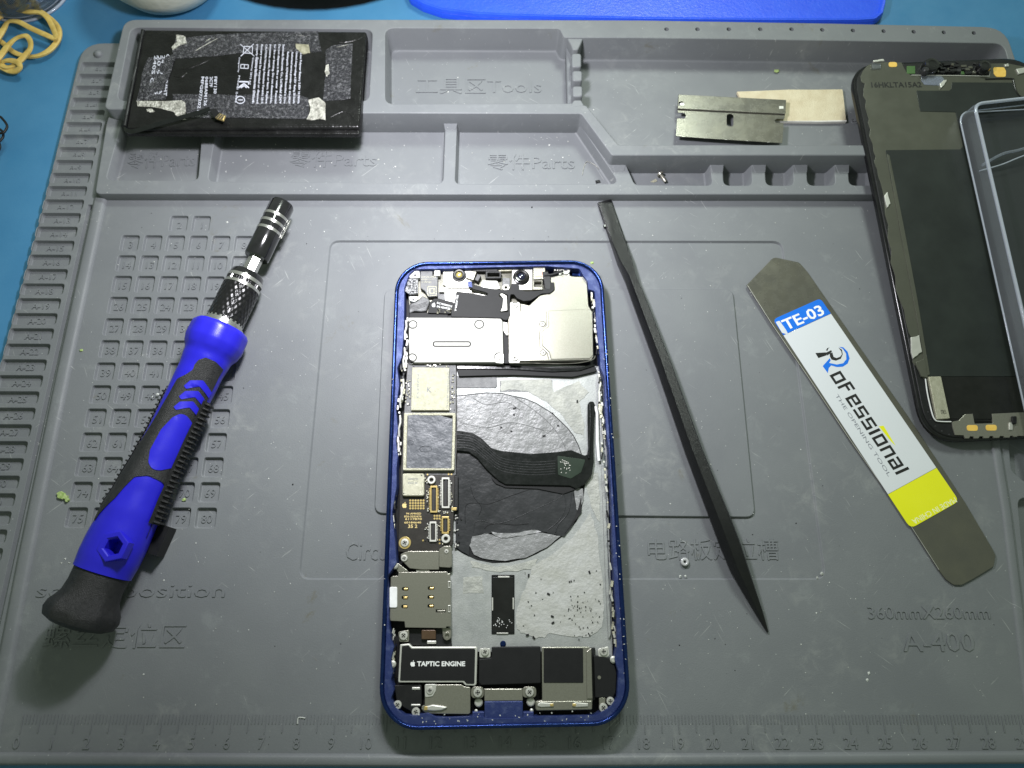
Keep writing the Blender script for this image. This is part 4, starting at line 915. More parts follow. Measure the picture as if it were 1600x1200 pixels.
# hexagonal key hole cut through the boss
def hexl(px, py, z, r, a0=0): 
    c = W(px, py, z); return [(c.x + r * cos(a0 + pi / 3 * i), c.y + r * sin(a0 + pi / 3 * i)) for i in range(6)]
ang = atan2(D.y, D.x)
hx = Z5(268, 862)
bm = bmesh.new(); prism_bm(bm, hexl(*hx, HXZ, .25, ang), HXZ - .55, 3.2, .01); me = bpy.data.meshes.new("cut"); bmesh.ops.recalc_face_normals(bm, faces=bm.faces); bm.to_mesh(me); bm.free(); me.transform(Matrix.Translation(-org(SD)))
cut = bpy.data.objects.new("cut", me); col.objects.link(cut); cut.parent = SD
md = hb.modifiers.new("b", 'BOOLEAN'); md.object = cut; md.operation = 'DIFFERENCE'; md.solver = 'EXACT'
bpy.context.view_layer.update(); dg = bpy.context.evaluated_depsgraph_get(); nm = bpy.data.meshes.new_from_object(hb.evaluated_get(dg)); hb.modifiers.clear()
if len(nm.polygons) > 100: hb.data = nm; nm.name = "handle"
bpy.data.objects.remove(cut); hb.data.set_sharp_from_angle(angle=radians(35))
bm = bmesh.new(); prism_bm(bm, hexl(*hx, HXZ, .46, ang), HXZ - .3, HXZ + .015, .03, [hexl(*hx, HXZ, .27, ang)]); finish("hex_boss", bm, DRV_BLUE, SD, smooth=30)
def wrap(name, px, off, m, holes=(), z=1.7, step=.12, skirt=.05, r=.1, parent=SD):
    """patch laid on the handle surface, outline read from the picture"""
    def cv(q): return [SL(*Z5(x, y), z) for x, y in q]
    def dens(l, d=.12):
        o = []
        for i in range(len(l)):
            a = Vector(l[i]); b = Vector(l[(i + 1) % len(l)]); k = max(1, int((b - a).length / d))
            for j in range(k): q = a.lerp(b, j / k); o.append((q.x, q.y))
        return o
    l = dens(round_loop(cv(px), r)); hs = [dens(round_loop(cv(h), .05)) for h in holes]
    l = [(s, max(-.985 * (hr_(s) + off), min(.985 * (hr_(s) + off), x))) for s, x in l]
    l = ccw(l); hs = [ccw(h) for h in hs]
    ex = []; s = min(p[0] for p in l)
    while s < max(p[0] for p in l):
        x = -1.2
        while x < 1.2:
            if inside((s, x), l) and not any(inside((s, x), h) for h in hs): ex.append((s, x))
            x += step
        s += step
    def P(s, x, o):
        R_ = hr_(s) + o; x = max(-.99 * R_, min(.99 * R_, x)); return SP(s, x, sqrt(max(1e-6, R_ * R_ - x * x)))
    bm = bmesh.new(); v, f = cdt(l, hs, ex); bv = [bm.verts.new(P(p.x, p.y, off)) for p in v]
    for t in f:
        fc = bm.faces.new([bv[i] for i in t]); fc.smooth = True
    for q in [l, *hs]: rings(bm, [[P(s, x, off) for s, x in q], [P(s, x, off - skirt) for s, x in q]])
    bmesh.ops.remove_doubles(bm, verts=bm.verts, dist=1e-4)
    return finish(name, bm, m, parent, smooth=45)
grip = [(560, 205), (575, 188), (600, 178), (628, 186), (645, 205), (640, 235), (630, 262), (640, 300), (660, 345), (640, 400), (560, 560), (480, 720), (440, 790), (415, 850), (400, 830), (404, 770), (412, 720), (432, 680), (438, 650), (428, 622), (395, 606), (350, 612), (312, 650), (280, 690), (215, 745), (195, 775), (190, 730), (300, 560), (420, 380), (495, 255), (530, 240), (555, 222)]
gr = wrap("grip_sleeve", grip, .028, RUBBER, z=1.7, r=.12)
for q in ([(548, 262), (583, 258), (605, 300), (590, 311), (572, 283), (530, 286), (524, 277)],):
    pass
def chev(cx, cy): return [(cx - 42, cy + 8), (cx - 20, cy - 12), (cx + 20, cy - 18), (cx + 44, cy + 28), (cx + 40, cy + 36), (cx + 28, cy + 36), (cx + 8, cy + 4), (cx - 34, cy + 18)]
for cx, cy in ((564, 274), (546, 312), (527, 350)): wrap("chevron", chev(cx, cy), .045, DRV_BLUE, r=.04, skirt=.04)
wrap("oval_inlay", [(522, 382), (531, 400), (528, 430), (500, 510), (470, 560), (430, 585), (408, 583), (396, 560), (402, 515), (440, 440), (480, 395), (505, 380)], .045, DRV_BLUE, r=.25, skirt=.04)
# ribbed rubber flanks
for side in (1, -1):
    s0, s1 = s_hx + .9, s_fl0 - 1.75
    bm = bmesh.new(); rows = []
    for i in range(30):
        s = s0 + (s1 - s0) * i / 29; R_ = hr_(s); row = []
        for a0 in range(7):
            a = radians(66 + a0 * 10) * side; rr_ = R_ + .05; row.append(bm.verts.new(SP(s, rr_ * sin(a), rr_ * cos(a))))
        rows.append(row)
    for a, b in zip(rows, rows[1:]):
        for i in range(6): bm.faces.new((a[i], a[i + 1], b[i + 1], b[i]))
    finish("side_rubber", bm, RUBBER, SD, smooth=50)
    k = 25
    for i in range(k):
        s = s0 + .08 + (s1 - s0 - .16) * i / (k - 1); bm = bmesh.new(); R_ = hr_(s) + .02
        for ds, w in ((-.055, 0), (-.02, .12), (.02, .12), (.055, 0)):
            pass
        rows = []
        for a0 in (74, 84, 94, 106, 118):
            a = radians(a0) * side; h = .17 if 80 < a0 < 110 else .06
            rows.append([bm.verts.new(SP(s + ds, (R_ + hh) * sin(a), (R_ + hh) * cos(a))) for ds, hh in ((-.06, 0), (-.02, h), (.02, h), (.06, 0))])
        for a, b in zip(rows, rows[1:]):
            for j in range(3): bm.faces.new((a[j], a[j + 1], b[j + 1], b[j]))
        bm.faces.new(rows[0]); bm.faces.new(rows[-1])
        finish("grip_rib", bm, RUBBER, SD, smooth=0)
bm = bmesh.new(); c = SP(s_hx + .5, .78, -.55); box_bm(bm, (c.x, c.y, .05), .55, .9, .5, ang - pi / 2); finish("selector_switch", bm, BLACKP, SD, smooth=0)
# metal nose
turned("chrome_collar", [(s_fl1 - .1, .55), (s_fl1 - .1, .66), (s_fl1 + .12, .66), (s_fl1 + .14, .60), (s_kn0 + .05, .60)], CHROME)
bm = bmesh.new(); nk, ns = 88, 60
ks0, ks1 = s_kn0, s_kn1
turned("knurled_core", [(ks0, .52), (ks0, .60), (ks1, .585)], BLK_METAL)
rows = []
for i in range(ns + 1):
    s = ks0 + (ks1 - ks0) * i / ns; row = []
    for j in range(nk * 2):
        a = 2 * pi * j / (nk * 2); u = a * 22 / (2 * pi); v = (s - ks0) * 3.2
        h = abs(((u + v) % 1) - .5) + abs(((u - v) % 1) - .5); rr_ = .60 + .022 * (h - .5)
        row.append(bm.verts.new(SP(s, rr_ * sin(a), rr_ * cos(a))))
    rows.append(row)
for a, b in zip(rows, rows[1:]):
    for j in range(nk * 2): bm.faces.new((a[j], a[(j + 1) % (nk * 2)], b[(j + 1) % (nk * 2)], b[j]))
finish("knurled_grip", bm, mat("knurled_black_metal", (.010, .010, .011), .25, .2, (.016, .016, .016), 8, spec=.4), SD, smooth=0)
ds = (s_col1 - s_kn1)
turned("silver_band", [(s_kn1, .58), (s_kn1, .605), (s_kn1 + .10, .60), (s_kn1 + .10, .57)], CHROME)
turned("milled_band", [(s_kn1 + .10, .575), (s_kn1 + .24, .57)], BLK_METAL, fn=lambda s, a: 1 + .02 * (1 if sin(44 * a) > 0 else -1), n=176, smooth=0)
turned("silver_band", [(s_kn1 + .24, .56), (s_kn1 + .24, .595), (s_kn1 + .36, .585), (s_kn1 + .36, .56)], CHROME)
turned("nose_ring", [(s_kn1 + .36, .575), (s_col1 - .05, .545), (s_col1, .50), (s_col1, .30), (s_col1 - .1, .28)], BLK_METAL)
turned("hex_shank", [(s_col1 - .1, .24), (s_sk0 + .3, .24)], CHROME, n=6, smooth=10)
# magnetic socket sits slightly askew on the shank
sk = s_sk1 - s_sk0
prof = [(s_sk0 + .02, .28), (s_sk0, .39), (s_sk0 + .05, .42), (s_sk0 + .80, .42)]
turned("socket", prof + [(s_sk1 - .08, .42), (s_sk1, .38), (s_sk1 + .01, .1)], BLK_METAL, n=40)
for t in (.47, .60, .73):
    s = s_sk0 + sk * t; turned("silver_band", [(s - .055, .41), (s - .05, .432), (s + .05, .432), (s + .055, .41)], CHROME, caps=False, n=40)
bm = bmesh.new(); a = SP(s_sk0 + sk * .44, .45, -.1); b_ = SP(s_sk0 + sk * .78, .47, -.1); tube_bm(bm, [a, b_], .03, 6); finish("spring_clip", bm, CHROME, SD)

# ================================================================== SPUDGER
sp0 = W(945, 315, .3); sp1 = W(1200, 988, .12)
SPG = thing("plastic_spudger", (sp0.x, sp0.y, 0), "long black nylon spudger with flat notched end and pointed tip, lying right of the phone", "spudger")
st = [(944.6, 314, 13, .12), (957, 350, 13, .16), (968, 380, 12.4, .26), (977, 403, 11.6, .42), (988, 430, 10.6, .55), (1000, 460, 12.2, .58), (1041, 567, 13.6, .60), (1088, 700, 14.6, .62), (1114, 766, 15.4, .64), (1131, 808, 16.2, .66), (1146, 847, 16.4, .66), (1160, 887, 14.6, .58), (1172.5, 918, 10.8, .44), (1188, 956, 6.2, .26), (1197, 980, 2.6, .12), (1200, 988, 1.2, .06)]
bm = bmesh.new(); rows = []
for i, (x, y, w, h) in enumerate(st):
    a = st[max(i - 1, 0)]; b_ = st[min(i + 1, len(st) - 1)]; z0 = .012
    zc = min(h, .5)
    c = W(x, y, h); d = (W(b_[0], b_[1], h) - W(a[0], a[1], h)); d.z = 0; d.normalize(); nrm = Vector((d.y, -d.x, 0))
    W_ = w / F_PX * (CAM.z - h)
    pr = [(-W_ * .78, 0), (-W_, h * .45), (-W_ * .60, h * .95), (-W_ * .50, h), (W_ * .50, h), (W_ * .60, h * .95), (W_, h * .45), (W_ * .78, 0)]
    if i < 4: pr = [(-W_, 0), (-W_, h * .4), (-W_ * .97, h * .9), (-W_ * .85, h), (W_ * .85, h), (W_ * .97, h * .9), (W_, h * .4), (W_, 0)]
    rows.append([bm.verts.new((c.x + nrm.x * p, c.y + nrm.y * p, q + z0)) for p, q in pr])
for a, b_ in zip(rows, rows[1:]):
    for j in range(8): bm.faces.new((a[j], a[(j + 1) % 8], b_[(j + 1) % 8], b_[j]))
bm.faces.new(rows[0]); bm.faces.new(rows[-1])
finish("shaft", bm, NYLON, SPG, smooth=28)
plate("hook_notch", [(943, 351), (949.5, 349), (951, 352.5), (944.5, 354.5)], .02, .155, BEZEL, SPG, r=.01, bev=.003)

# ================================================================== OPENING TOOL
OT = thing("opening_tool", tuple(W(1360, 660, 0)), "flat steel opening tool with white, blue and yellow printed sticker, between spudger and screen", "pry tool")
op = [(1209, 401.5), (1249, 410), (1262, 425), (1300, 480), (1420, 652), (1508, 785), (1551, 858), (1556, 868), (1553, 885), (1540, 893), (1520, 905), (1503, 914), (1490, 914), (1478, 905), (1467, 890), (1424, 823), (1330, 690), (1260, 585), (1206, 506), (1167, 445)]
l = round_loop([W2(x, y, .07) for x, y in op], [.25, .2, 0, 0, 0, 0, .1, .2, .2, 0, 0, .2, .2, .2, 0, 0, 0, 0, 0, .03], 4)
bm = bmesh.new(); prism_bm(bm, l, .012, .07, .012); finish("blade", bm, STEEL_D, OT)
bm = bmesh.new(); tube_bm(bm, [W(x, y, .068) for x, y in ((1168, 446), (1206, 506), (1260, 585), (1330, 690), (1424, 823), (1467, 890))], .010, 6); finish("edge_highlight", bm, STEEL_B, OT, smooth=60)  # bright tube added as the highlight line along the blade edge
ZS = .088
def stk(name, px, m, z1=ZS, r=.05, rr__=None): return plate(name, px, .068, z1, m, OT, r=rr__ or r, bev=.006)
# quad corners of the sticker in the picture: along = 0 at the blue end, across = 0 on the left edge
q00, q10, q01, q11 = (1208, 499), (1282, 466), (1423, 826), (1499, 783)
def T_(u, v): # u along 0..1, v across 0..1
    return (q00[0] * (1 - u) * (1 - v) + q10[0] * (1 - u) * v + q01[0] * u * (1 - v) + q11[0] * u * v, q00[1] * (1 - u) * (1 - v) + q10[1] * (1 - u) * v + q01[1] * u * (1 - v) + q11[1] * u * v)
def TQ(u0, v0, u1, v1): return [T_(u0, v0), T_(u0, v1), T_(u1, v1), T_(u1, v0)]
stk("blue_label", [T_(0, 0), T_(0, 1), T_(.075, 1), T_(.075, 0)], STK_B, r=[.16, .16, 0, 0])
stk("white_label", [T_(.0762, 0), T_(.0762, 1), T_(.835, 1), T_(.835, 0)], STK_W, r=0, rr__=[0, 0, 0, 0])
stk("yellow_label", [T_(.8362, 0), T_(.8362, 1), T_(1, 1), T_(1, 0)], STK_Y, r=[0, 0, .2, .2])
def ot_text(name, s, a, b_, h, m, **k): return letters(name, s, a, b_, h, ZS, m, OT, th=.003, **k)
ot_text("label_print", "TE-03", (1229, 516.5), (1290, 491), 18, INK_W2, bold=.02)
bm = None
plate("sticker_bubble", [(1212, 503), (1218, 501), (1228, 515), (1232, 523), (1222, 520)], ZS - .004, ZS + .006, STK_W, OT, r=.03, bev=.003)
ot_text("maker_print", "MADE IN CHINA", (1491, 777), (1424, 812), 9, mat("pale_yellow_print", (.85, .86, .55), .3))
def zz(x, y): return (1200 + x / 4, 470 + y / 4)
def poly(name, ps, m, z=ZS, th=.003): return pixel_shape(name, [[zz(*p) for p in q] for q in ps], z, m, OT, th)
# stylised initial
poly("logo_black", [[(296, 326), (362, 322), (368, 340), (315, 358)], [(360, 325), (395, 308), (400, 318), (372, 342)], [(362, 310), (370, 296), (384, 291), (376, 300), (372, 312)], [(385, 330), (402, 322), (410, 350), (428, 358), (450, 350), (462, 335), (458, 315), (440, 292), (462, 305), (467, 335), (455, 362), (425, 374), (398, 368), (388, 350)]], INK_K)
poly("logo_blue", [[(444, 288), (470, 290), (498, 318), (510, 360), (498, 392), (468, 412), (430, 414), (395, 404), (380, 420), (374, 452), (342, 408), (386, 358), (392, 372), (382, 388), (430, 398), (470, 390), (490, 365), (488, 330), (468, 300)]], STK_B)
poly("logo_accent", [[(693, 784), (722, 780), (798, 906), (770, 880)]], STK_Y)
# square techno letters: strokes on a 4 x 5 grid (x right, y up)
G_ = {'o': [(0, 0, 4, 1), (0, 4, 4, 5), (0, 1, 1, 4), (3, 1, 4, 4)], 'f': [(0, 0, 1, 6), (1, 5, 3.4, 6), (1, 3, 3, 4)], 'e': [(0, 0, 4, 1), (0, 4, 4, 5), (0, 1, 1, 4), (3, 2.2, 4, 4), (1, 2.1, 4, 2.9)], 's': [(0, 0, 4, 1), (0, 4, 4, 5), (0, 2.9, 1, 4), (0, 2.1, 4, 2.9), (3, 1, 4, 2.1)],
      'i': [(0, 0, 1.1, 5)], 'n': [(0, 0, 1, 5), (1, 4, 4, 5), (3, 0, 4, 4)], 'a': [(0, 0, 4, 1), (0, 4, 4, 5), (3, 1, 4, 4), (0, 1, 1, 2.9), (1, 2.1, 3, 2.9)], 'l': [(0, 0, 1.1, 6)]}
p0 = zz(384, 466); p1 = zz(804, 1090); pe = zz(888, 1050)
tw = 0; adv = []
for ch in "ofessional": adv.append(tw); tw += (5 if ch not in 'il' else 2.2)
tw -= 1
dx, dy = (p1[0] - p0[0]) / tw, (p1[1] - p0[1]) / tw
ux, uy = 76 / 4 / 5.6, -34 / 4 / 5.6            # picture vector of one grid unit upwards
for ch, a0 in zip("ofessional", adv):
    qs = []
    for x0, y0, x1, y1 in G_[ch]:
        qs.append([(p0[0] + dx * (a0 + x) + ux * y * 1.0, p0[1] + dy * (a0 + x) + uy * y * 1.0) for x, y in ((x0, y0), (x1, y0), (x1, y1), (x0, y1))])
    bm = bmesh.new()
    for i, q in enumerate(qs): prism_bm(bm, [W2(x, y, ZS + .003) for x, y in q], ZS - .003, ZS + .003 + i * .0004, .0008)
    finish("brand_letter", bm, INK_K, OT, smooth=0)
ot_text("slogan_print", "THE OPENING TOOL", zz(418, 590), zz(752, 1100), 5.2, INK_G)
# ================================================================== BATTERY
BZ, BB = 1.30 - .03 * 10.9, .03 * -1
bt_z = 1.33
B0 = W2(223, 46, 1.12); B1 = W2(573, 49, 1.12); B2 = W2(562, 197, 1.34); B3 = W2(194, 201, 1.34)
# plane through the back edge (1.12) and front edge (1.34)
BB = (1.12 - 1.34) / (B0[1] - B3[1]); BZ = 1.34 - BB * B3[1]
def WB(x, y, dz=0): return W2(x, y, BZ + dz, BB)
BT = thing("removed_battery", (B3[0], B3[1], .95), "black flat phone battery with grey tape strips, lying tilted over the tray rims", "battery")
l = round_loop([WB(223, 46), WB(573, 49), WB(562, 199), WB(196, 201)], .12, 4)
bm = bmesh.new(); prism_bm(bm, l, BZ - .36, BZ, .07, b=BB); finish("cell_pouch", bm, BATT, BT, smooth=60)
l = round_loop([W2(x, y, BZ - .1, BB) for x, y in ((196, 199), (563, 201), (560, 208), (194, 206))], .05, 3)
bm = bmesh.new(); prism_bm(bm, l, BZ - .34, BZ - .16, .04, b=BB); finish("pouch_seam", bm, BATT, BT, smooth=60)
# folded terminal edge at the left
bm = bmesh.new(); tube_bm(bm, spline([Vector((*W2(x, y, BZ + .0, BB), BZ + .02 + BB * W2(x, y, BZ, BB)[1])) for x, y in ((224, 48), (217, 80), (211, 115), (203, 155), (195, 198))], 5), .07, 8, .9); finish("terminal_fold", bm, BLACKP, BT, smooth=60)
for a, b_ in (((219, 66), (214, 92)), ((212, 104), (206, 126)), ((203, 146), (197, 180))):
    bm = bmesh.new(); pa, pb = W2(*a, BZ + .08, BB), W2(*b_, BZ + .08, BB); tube_bm(bm, [(pa[0], pa[1], BZ + .07 + BB * pa[1]), (pb[0], pb[1], BZ + .07 + BB * pb[1])], .035, 6, .4); finish("terminal_strip", bm, CHIPG, BT, smooth=60)
def zb(x, y): return (180 + x / 3.902, 30 + y / 3.902)
def tape(name, pts, m, dz=.006, n=3, amp=.5, seed=0, a=.010):
    px = irregular([zb(*p) for p in pts], amp, n, seed); l = ccw([WB(x, y, dz) for x, y in px])
    ex = []; R = random.Random(seed); xs = [p[0] for p in l]; ys = [p[1] for p in l]; x = min(xs)
    while x < max(xs):
        y = min(ys)
        while y < max(ys):
            q = (x + R.uniform(-.04, .04), y + R.uniform(-.04, .04))
            if inside(q, l): ex.append(q)
            y += .16
        x += .16
    zf = lambda x, y: BZ + dz + BB * y + a * R.uniform(0, 1)
    bm = bmesh.new(); sheet(bm, l, [], zf, 0, ex)
    for f in bm.faces: f.smooth = True
    rings(bm, [lift(l, lambda x, y: BZ + dz + BB * y), lift(l, lambda x, y: BZ - .01 + BB * y)])
    return finish(name, bm, m, BT, smooth=60)
tape("tape_strip", [(370, 120), (620, 92), (1235, 75), (1258, 198), (1140, 205), (900, 190), (620, 225), (370, 240), (345, 195)], TAPE, seed=1)
tape("tape_strip", [(200, 232), (368, 235), (330, 340), (310, 490), (130, 498), (150, 430), (165, 320)], TAPE, seed=2, dz=.008)
tape("tape_strip", [(350, 455), (720, 462), (1100, 458), (1180, 480), (1180, 610), (800, 600), (440, 600), (425, 500), (352, 492)], TAPE, seed=3, dz=.008)
tape("tape_strip", [(1285, 190), (1330, 158), (1450, 150), (1440, 300), (1432, 488), (1265, 502), (1280, 350)], TAPE, seed=4)
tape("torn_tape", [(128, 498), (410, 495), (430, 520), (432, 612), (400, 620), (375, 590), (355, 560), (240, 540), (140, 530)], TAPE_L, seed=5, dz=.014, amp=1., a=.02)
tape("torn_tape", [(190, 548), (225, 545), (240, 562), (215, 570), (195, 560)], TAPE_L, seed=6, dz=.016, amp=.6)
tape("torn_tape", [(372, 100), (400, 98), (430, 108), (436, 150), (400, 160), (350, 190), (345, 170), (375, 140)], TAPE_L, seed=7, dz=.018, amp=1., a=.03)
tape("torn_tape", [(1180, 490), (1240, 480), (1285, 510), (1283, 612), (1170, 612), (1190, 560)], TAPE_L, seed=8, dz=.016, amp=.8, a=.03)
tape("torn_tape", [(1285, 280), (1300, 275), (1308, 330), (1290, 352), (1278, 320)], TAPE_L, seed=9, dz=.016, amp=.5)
tape("torn_tape", [(300, 240), (345, 218), (366, 222), (345, 300), (300, 430), (190, 470), (165, 440), (180, 400), (240, 380), (270, 320)], TAPE, seed=10, dz=.018, amp=1., a=.03)
tape("yellow_glue", [(1100, 150), (1180, 155), (1190, 205), (1140, 212), (1105, 180)], mat("yellowed_glue", (.20, .19, .13), .35, 0, (.4, .38, .28), 6., .4, 10), seed=11, dz=.018)
# raised wrinkles in the wrap; pale ones are whitish creases that also paint highlights
def wr(pts, r, m=BATT, nm="wrap_wrinkle"):
    bm = bmesh.new(); P = []
    for x, y in pts: q = WB(*zb(x, y)); P.append(Vector((q[0], q[1], BZ + BB * q[1] - r * .2)))
    P = spline(P, 5); k = len(P); tube_bm(bm, P, [max(.004, r * sin(pi * min(1, (i + .3) / k))) for i in range(k)], 8, .6); finish(nm, bm, m, BT, smooth=60)
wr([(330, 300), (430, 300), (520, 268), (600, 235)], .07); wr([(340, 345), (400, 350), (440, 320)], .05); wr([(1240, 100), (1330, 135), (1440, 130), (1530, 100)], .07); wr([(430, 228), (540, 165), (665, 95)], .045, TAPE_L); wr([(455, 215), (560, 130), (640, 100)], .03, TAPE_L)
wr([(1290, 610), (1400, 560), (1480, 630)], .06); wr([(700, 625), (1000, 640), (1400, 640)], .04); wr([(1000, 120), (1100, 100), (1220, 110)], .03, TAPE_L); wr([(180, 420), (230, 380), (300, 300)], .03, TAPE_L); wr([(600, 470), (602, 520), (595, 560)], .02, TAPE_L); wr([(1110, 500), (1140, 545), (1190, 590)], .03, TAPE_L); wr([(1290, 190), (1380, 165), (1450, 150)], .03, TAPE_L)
# printing on the wrap (the square codes are left out)
def pr(s, a, b_, h, nm="battery_print", m=INK_W, **k): return letters(nm, s, zb(*a), zb(*b_), h, BZ + .010, m, BT, th=.012, b=BB, **k)
pr("F8Y130", (604, 352), (600, 455), 4.6, bold=.01); pr("2C7F", (578, 352), (574, 415), 4.6, bold=.01); pr("0688AM126", (550, 352), (540, 530), 4.6, bold=.01); pr("MFG07/2021", (526, 352), (500, 560), 4.6, bold=.01)
pr("GE4349G24HT", (312, 215), (295, 470), 5, bold=.01); pr("24 10 SB-A", (285, 222), (265, 460), 5); pr("20 9G95", (262, 222), (240, 460), 5); pr("240S G07", (240, 222), (200, 462), 5)
lines = ["Li-ion Polymer Battery 3.83V 10.78Wh", "Limited charge voltage 4.35V  Rating 2815mAh", "Authorised service provider only  616-00659", "Rechargeable 1ICP4/48/98 Assembled in China", "Sunwoda Electronic Co., Ltd Model A2479", "Do not dispose in fire or water  Potential", "for fire or burning. Do not disassemble,", "puncture, crush, heat or burn. Replace", "CAUTION Warning Attention Vorsicht 2815", "Battery must be recycled or disposed", "properly Capacity 2815mAh Min 2775mAh"]
for i, t in enumerate(lines):
    x = 1125 - i * 26.5; pr(t, (x, 155 if i > 3 else 200), (x - 18 - i * 1.2, 515), 4.1, bold=.012)
pr("Customs 2815 A7", (838, 235), (815, 400), 2.6); pr("Sunwoda Electronic Co Ltd", (862, 235), (836, 505), 3.4); pr("Designed by", (752, 235), (745, 325), 2.6); pr("Model 2479", (752, 345), (728, 510), 2.6)
def bpoly(nm, ps): 
    bm = bmesh.new()
    for q in ps:
        l = ccw([WB(*zb(*p), .02) for p in q]); prism_bm(bm, l, BZ + .005, BZ + .022, .001, b=BB)
    return finish(nm, bm, INK_W, BT, smooth=0)
def seg(a, b_, w=4):
    dx, dy = b_[0] - a[0], b_[1] - a[1]; L = sqrt(dx * dx + dy * dy) or 1; nx, ny = -dy / L * w / 2, dx / L * w / 2
    return [(a[0] + nx, a[1] + ny), (b_[0] + nx, b_[1] + ny), (b_[0] - nx, b_[1] - ny), (a[0] - nx, a[1] - ny)]
bpoly("crossed_bin_mark", [seg((762, 152), (848, 225)), seg((845, 150), (765, 225)), seg((785, 165), (838, 168)), seg((838, 168), (835, 208)), seg((835, 208), (780, 205)), seg((780, 205), (785, 165))])
bpoly("square_mark", [seg((766, 275), (812, 278)), seg((812, 278), (810, 300)), seg((810, 300), (764, 298)), seg((764, 298), (766, 275)), seg((788, 276), (786, 299))])
bpoly("certification_mark", [seg((755, 380), (815, 382), 8), seg((815, 382), (812, 398), 6), seg((750, 418), (785, 392), 8), seg((785, 392), (815, 418), 8), seg((765, 418), (786, 404), 6), seg((786, 404), (800, 418), 6)])
pe_ = [(762 + 27 * cos(a), 492 + 22 * sin(a)) for a in [2 * pi * i / 14 for i in range(15)]]
bpoly("circle_e_mark", [seg(pe_[i], pe_[i + 1], 5) for i in range(14)] + [seg((750, 492), (778, 492), 5)])
# tail flex and gold connector
bm = bmesh.new(); P = [Vector((*W2(x, y, z_), z_)) for x, y, z_ in ((193, 200, 1.35), (200, 205, 1.42), (214, 204, 1.5), (260, 190, 1.58), (310, 176, 1.62), (327, 170, 1.62))]
P = spline(P, 5); rows = []
for i, p in enumerate(P):
    rows.append([bm.verts.new(p + Vector(v)) for v in ((0, .085, .02), (0, .085, 0), (.02, -.085, -.02), (.02, -.085, 0))])
for a, b_ in zip(rows, rows[1:]):
    for j in range(4): bm.faces.new((a[j], a[(j + 1) % 4], b_[(j + 1) % 4], b_[j]))
finish("tail_flex", bm, FLEX, BT, smooth=40)
plate("connector_base", [(326, 170), (337, 169), (341, 174), (347, 178), (352, 181), (345, 187), (335, 184), (330, 176)], 1.50, 1.58, BLACKP, BT, r=.04)
cn = plate("battery_connector", [(343, 177), (352, 180), (349, 188), (336, 184)], 1.56, 1.63, GOLD, BT, r=.02, bev=.01)
for k in range(3):
    bm = bmesh.new(); tube_bm(bm, [W(338 + k * 3.6, 184.5 + k * 1., 1.64), W(344 + k * 3.2, 178.5 + k * .9, 1.64)], .02, 5); finish("connector_pin", bm, CHIPG, cn, smooth=0)

# ================================================================== RAZOR BLADE + CARD
rz = W(1142, 186, 0)
CD = thing("card_scrap", (*W2(1240, 165, .0), FZ), "small beige cardboard piece with white underside, lying partly under the razor blade", "cardboard")
def plate_w(name, px, z0, z1, m, parent, b=0., **k): return plate(name, px, z0, z1, m, parent, b=b, **k)
plate("card_sheet", irregular([(1152, 143), (1232, 140), (1316, 139.5), (1317, 143), (1322, 186), (1320, 188), (1232, 189), (1190, 188), (1160, 160)], .3, 2, 3), FZ + .05, FZ + .16, CARD, CD, r=.01, bev=.01)
plate("card_face", [(1210, 189), (1285, 190), (1323, 189.5), (1323, 187.5), (1286, 187), (1210, 187)], FZ + .02, FZ + .155, CARD_E, CD, r=.01, bev=.005)
RZ_ = thing("razor_blade", (rz.x, rz.y, FZ), "single-edge steel razor blade with folded spine and slot, lying in the tray", "razor blade")
zr = .26; 
rb_px = [(1060.5, 147.5), (1228.5, 156), (1226, 186), (1223, 224), (1056, 213), (1058, 187)]
plate("blade_sheet", [(1059, 172), (1059, 176), (1069, 176), (1072, 180), (1070, 185), (1058, 185), (1056, 212.5), (1100, 216), (1222.5, 223.5), (1224.5, 192), (1212, 191.5), (1210.5, 188), (1214, 185.5), (1225.5, 186), (1228, 168)], zr - .02, zr, STEEL_D, RZ_, r=.008, bev=.004, holes=[round_loop(rect(1135.5, 178, 1146, 197.5), 4.5, 4)], hr=0)
sp_ = plate("folded_spine", [(1060.5, 147.5), (1228.5, 156), (1227.5, 177), (1059, 169)], zr - .05, zr + .06, STEEL_D, RZ_, r=.01, bev=.01, holes=[[(1061, 159), (1067, 158.5), (1070, 161), (1068, 165), (1060.5, 165)]], hr=.02)
bm = bmesh.new(); tube_bm(bm, [W(1059, 169.5, zr + .05), W(1227, 177.5, zr + .05)], .018, 6); finish("spine_edge", bm, STEEL, RZ_, smooth=60)
bm = bmesh.new(); R = random.Random(2)
for i in range(5):
    t = i / 5 + .07; p = W(1056 + 166 * t, 213 + 10.5 * t, zr); box_bm(bm, p, R.uniform(.04, .1), .012, .004, R.uniform(-.2, .2))
finish("worn_edge", bm, STEEL_B, RZ_, smooth=0, kind="stuff")
for x, y in ((1066, 163), (1221, 168)): plate("spine_crimp", rect(x - 3.5, y - 2.5, x + 3.5, y + 2), zr + .05, zr + .075, STEEL_B, RZ_, r=.02, bev=.008)

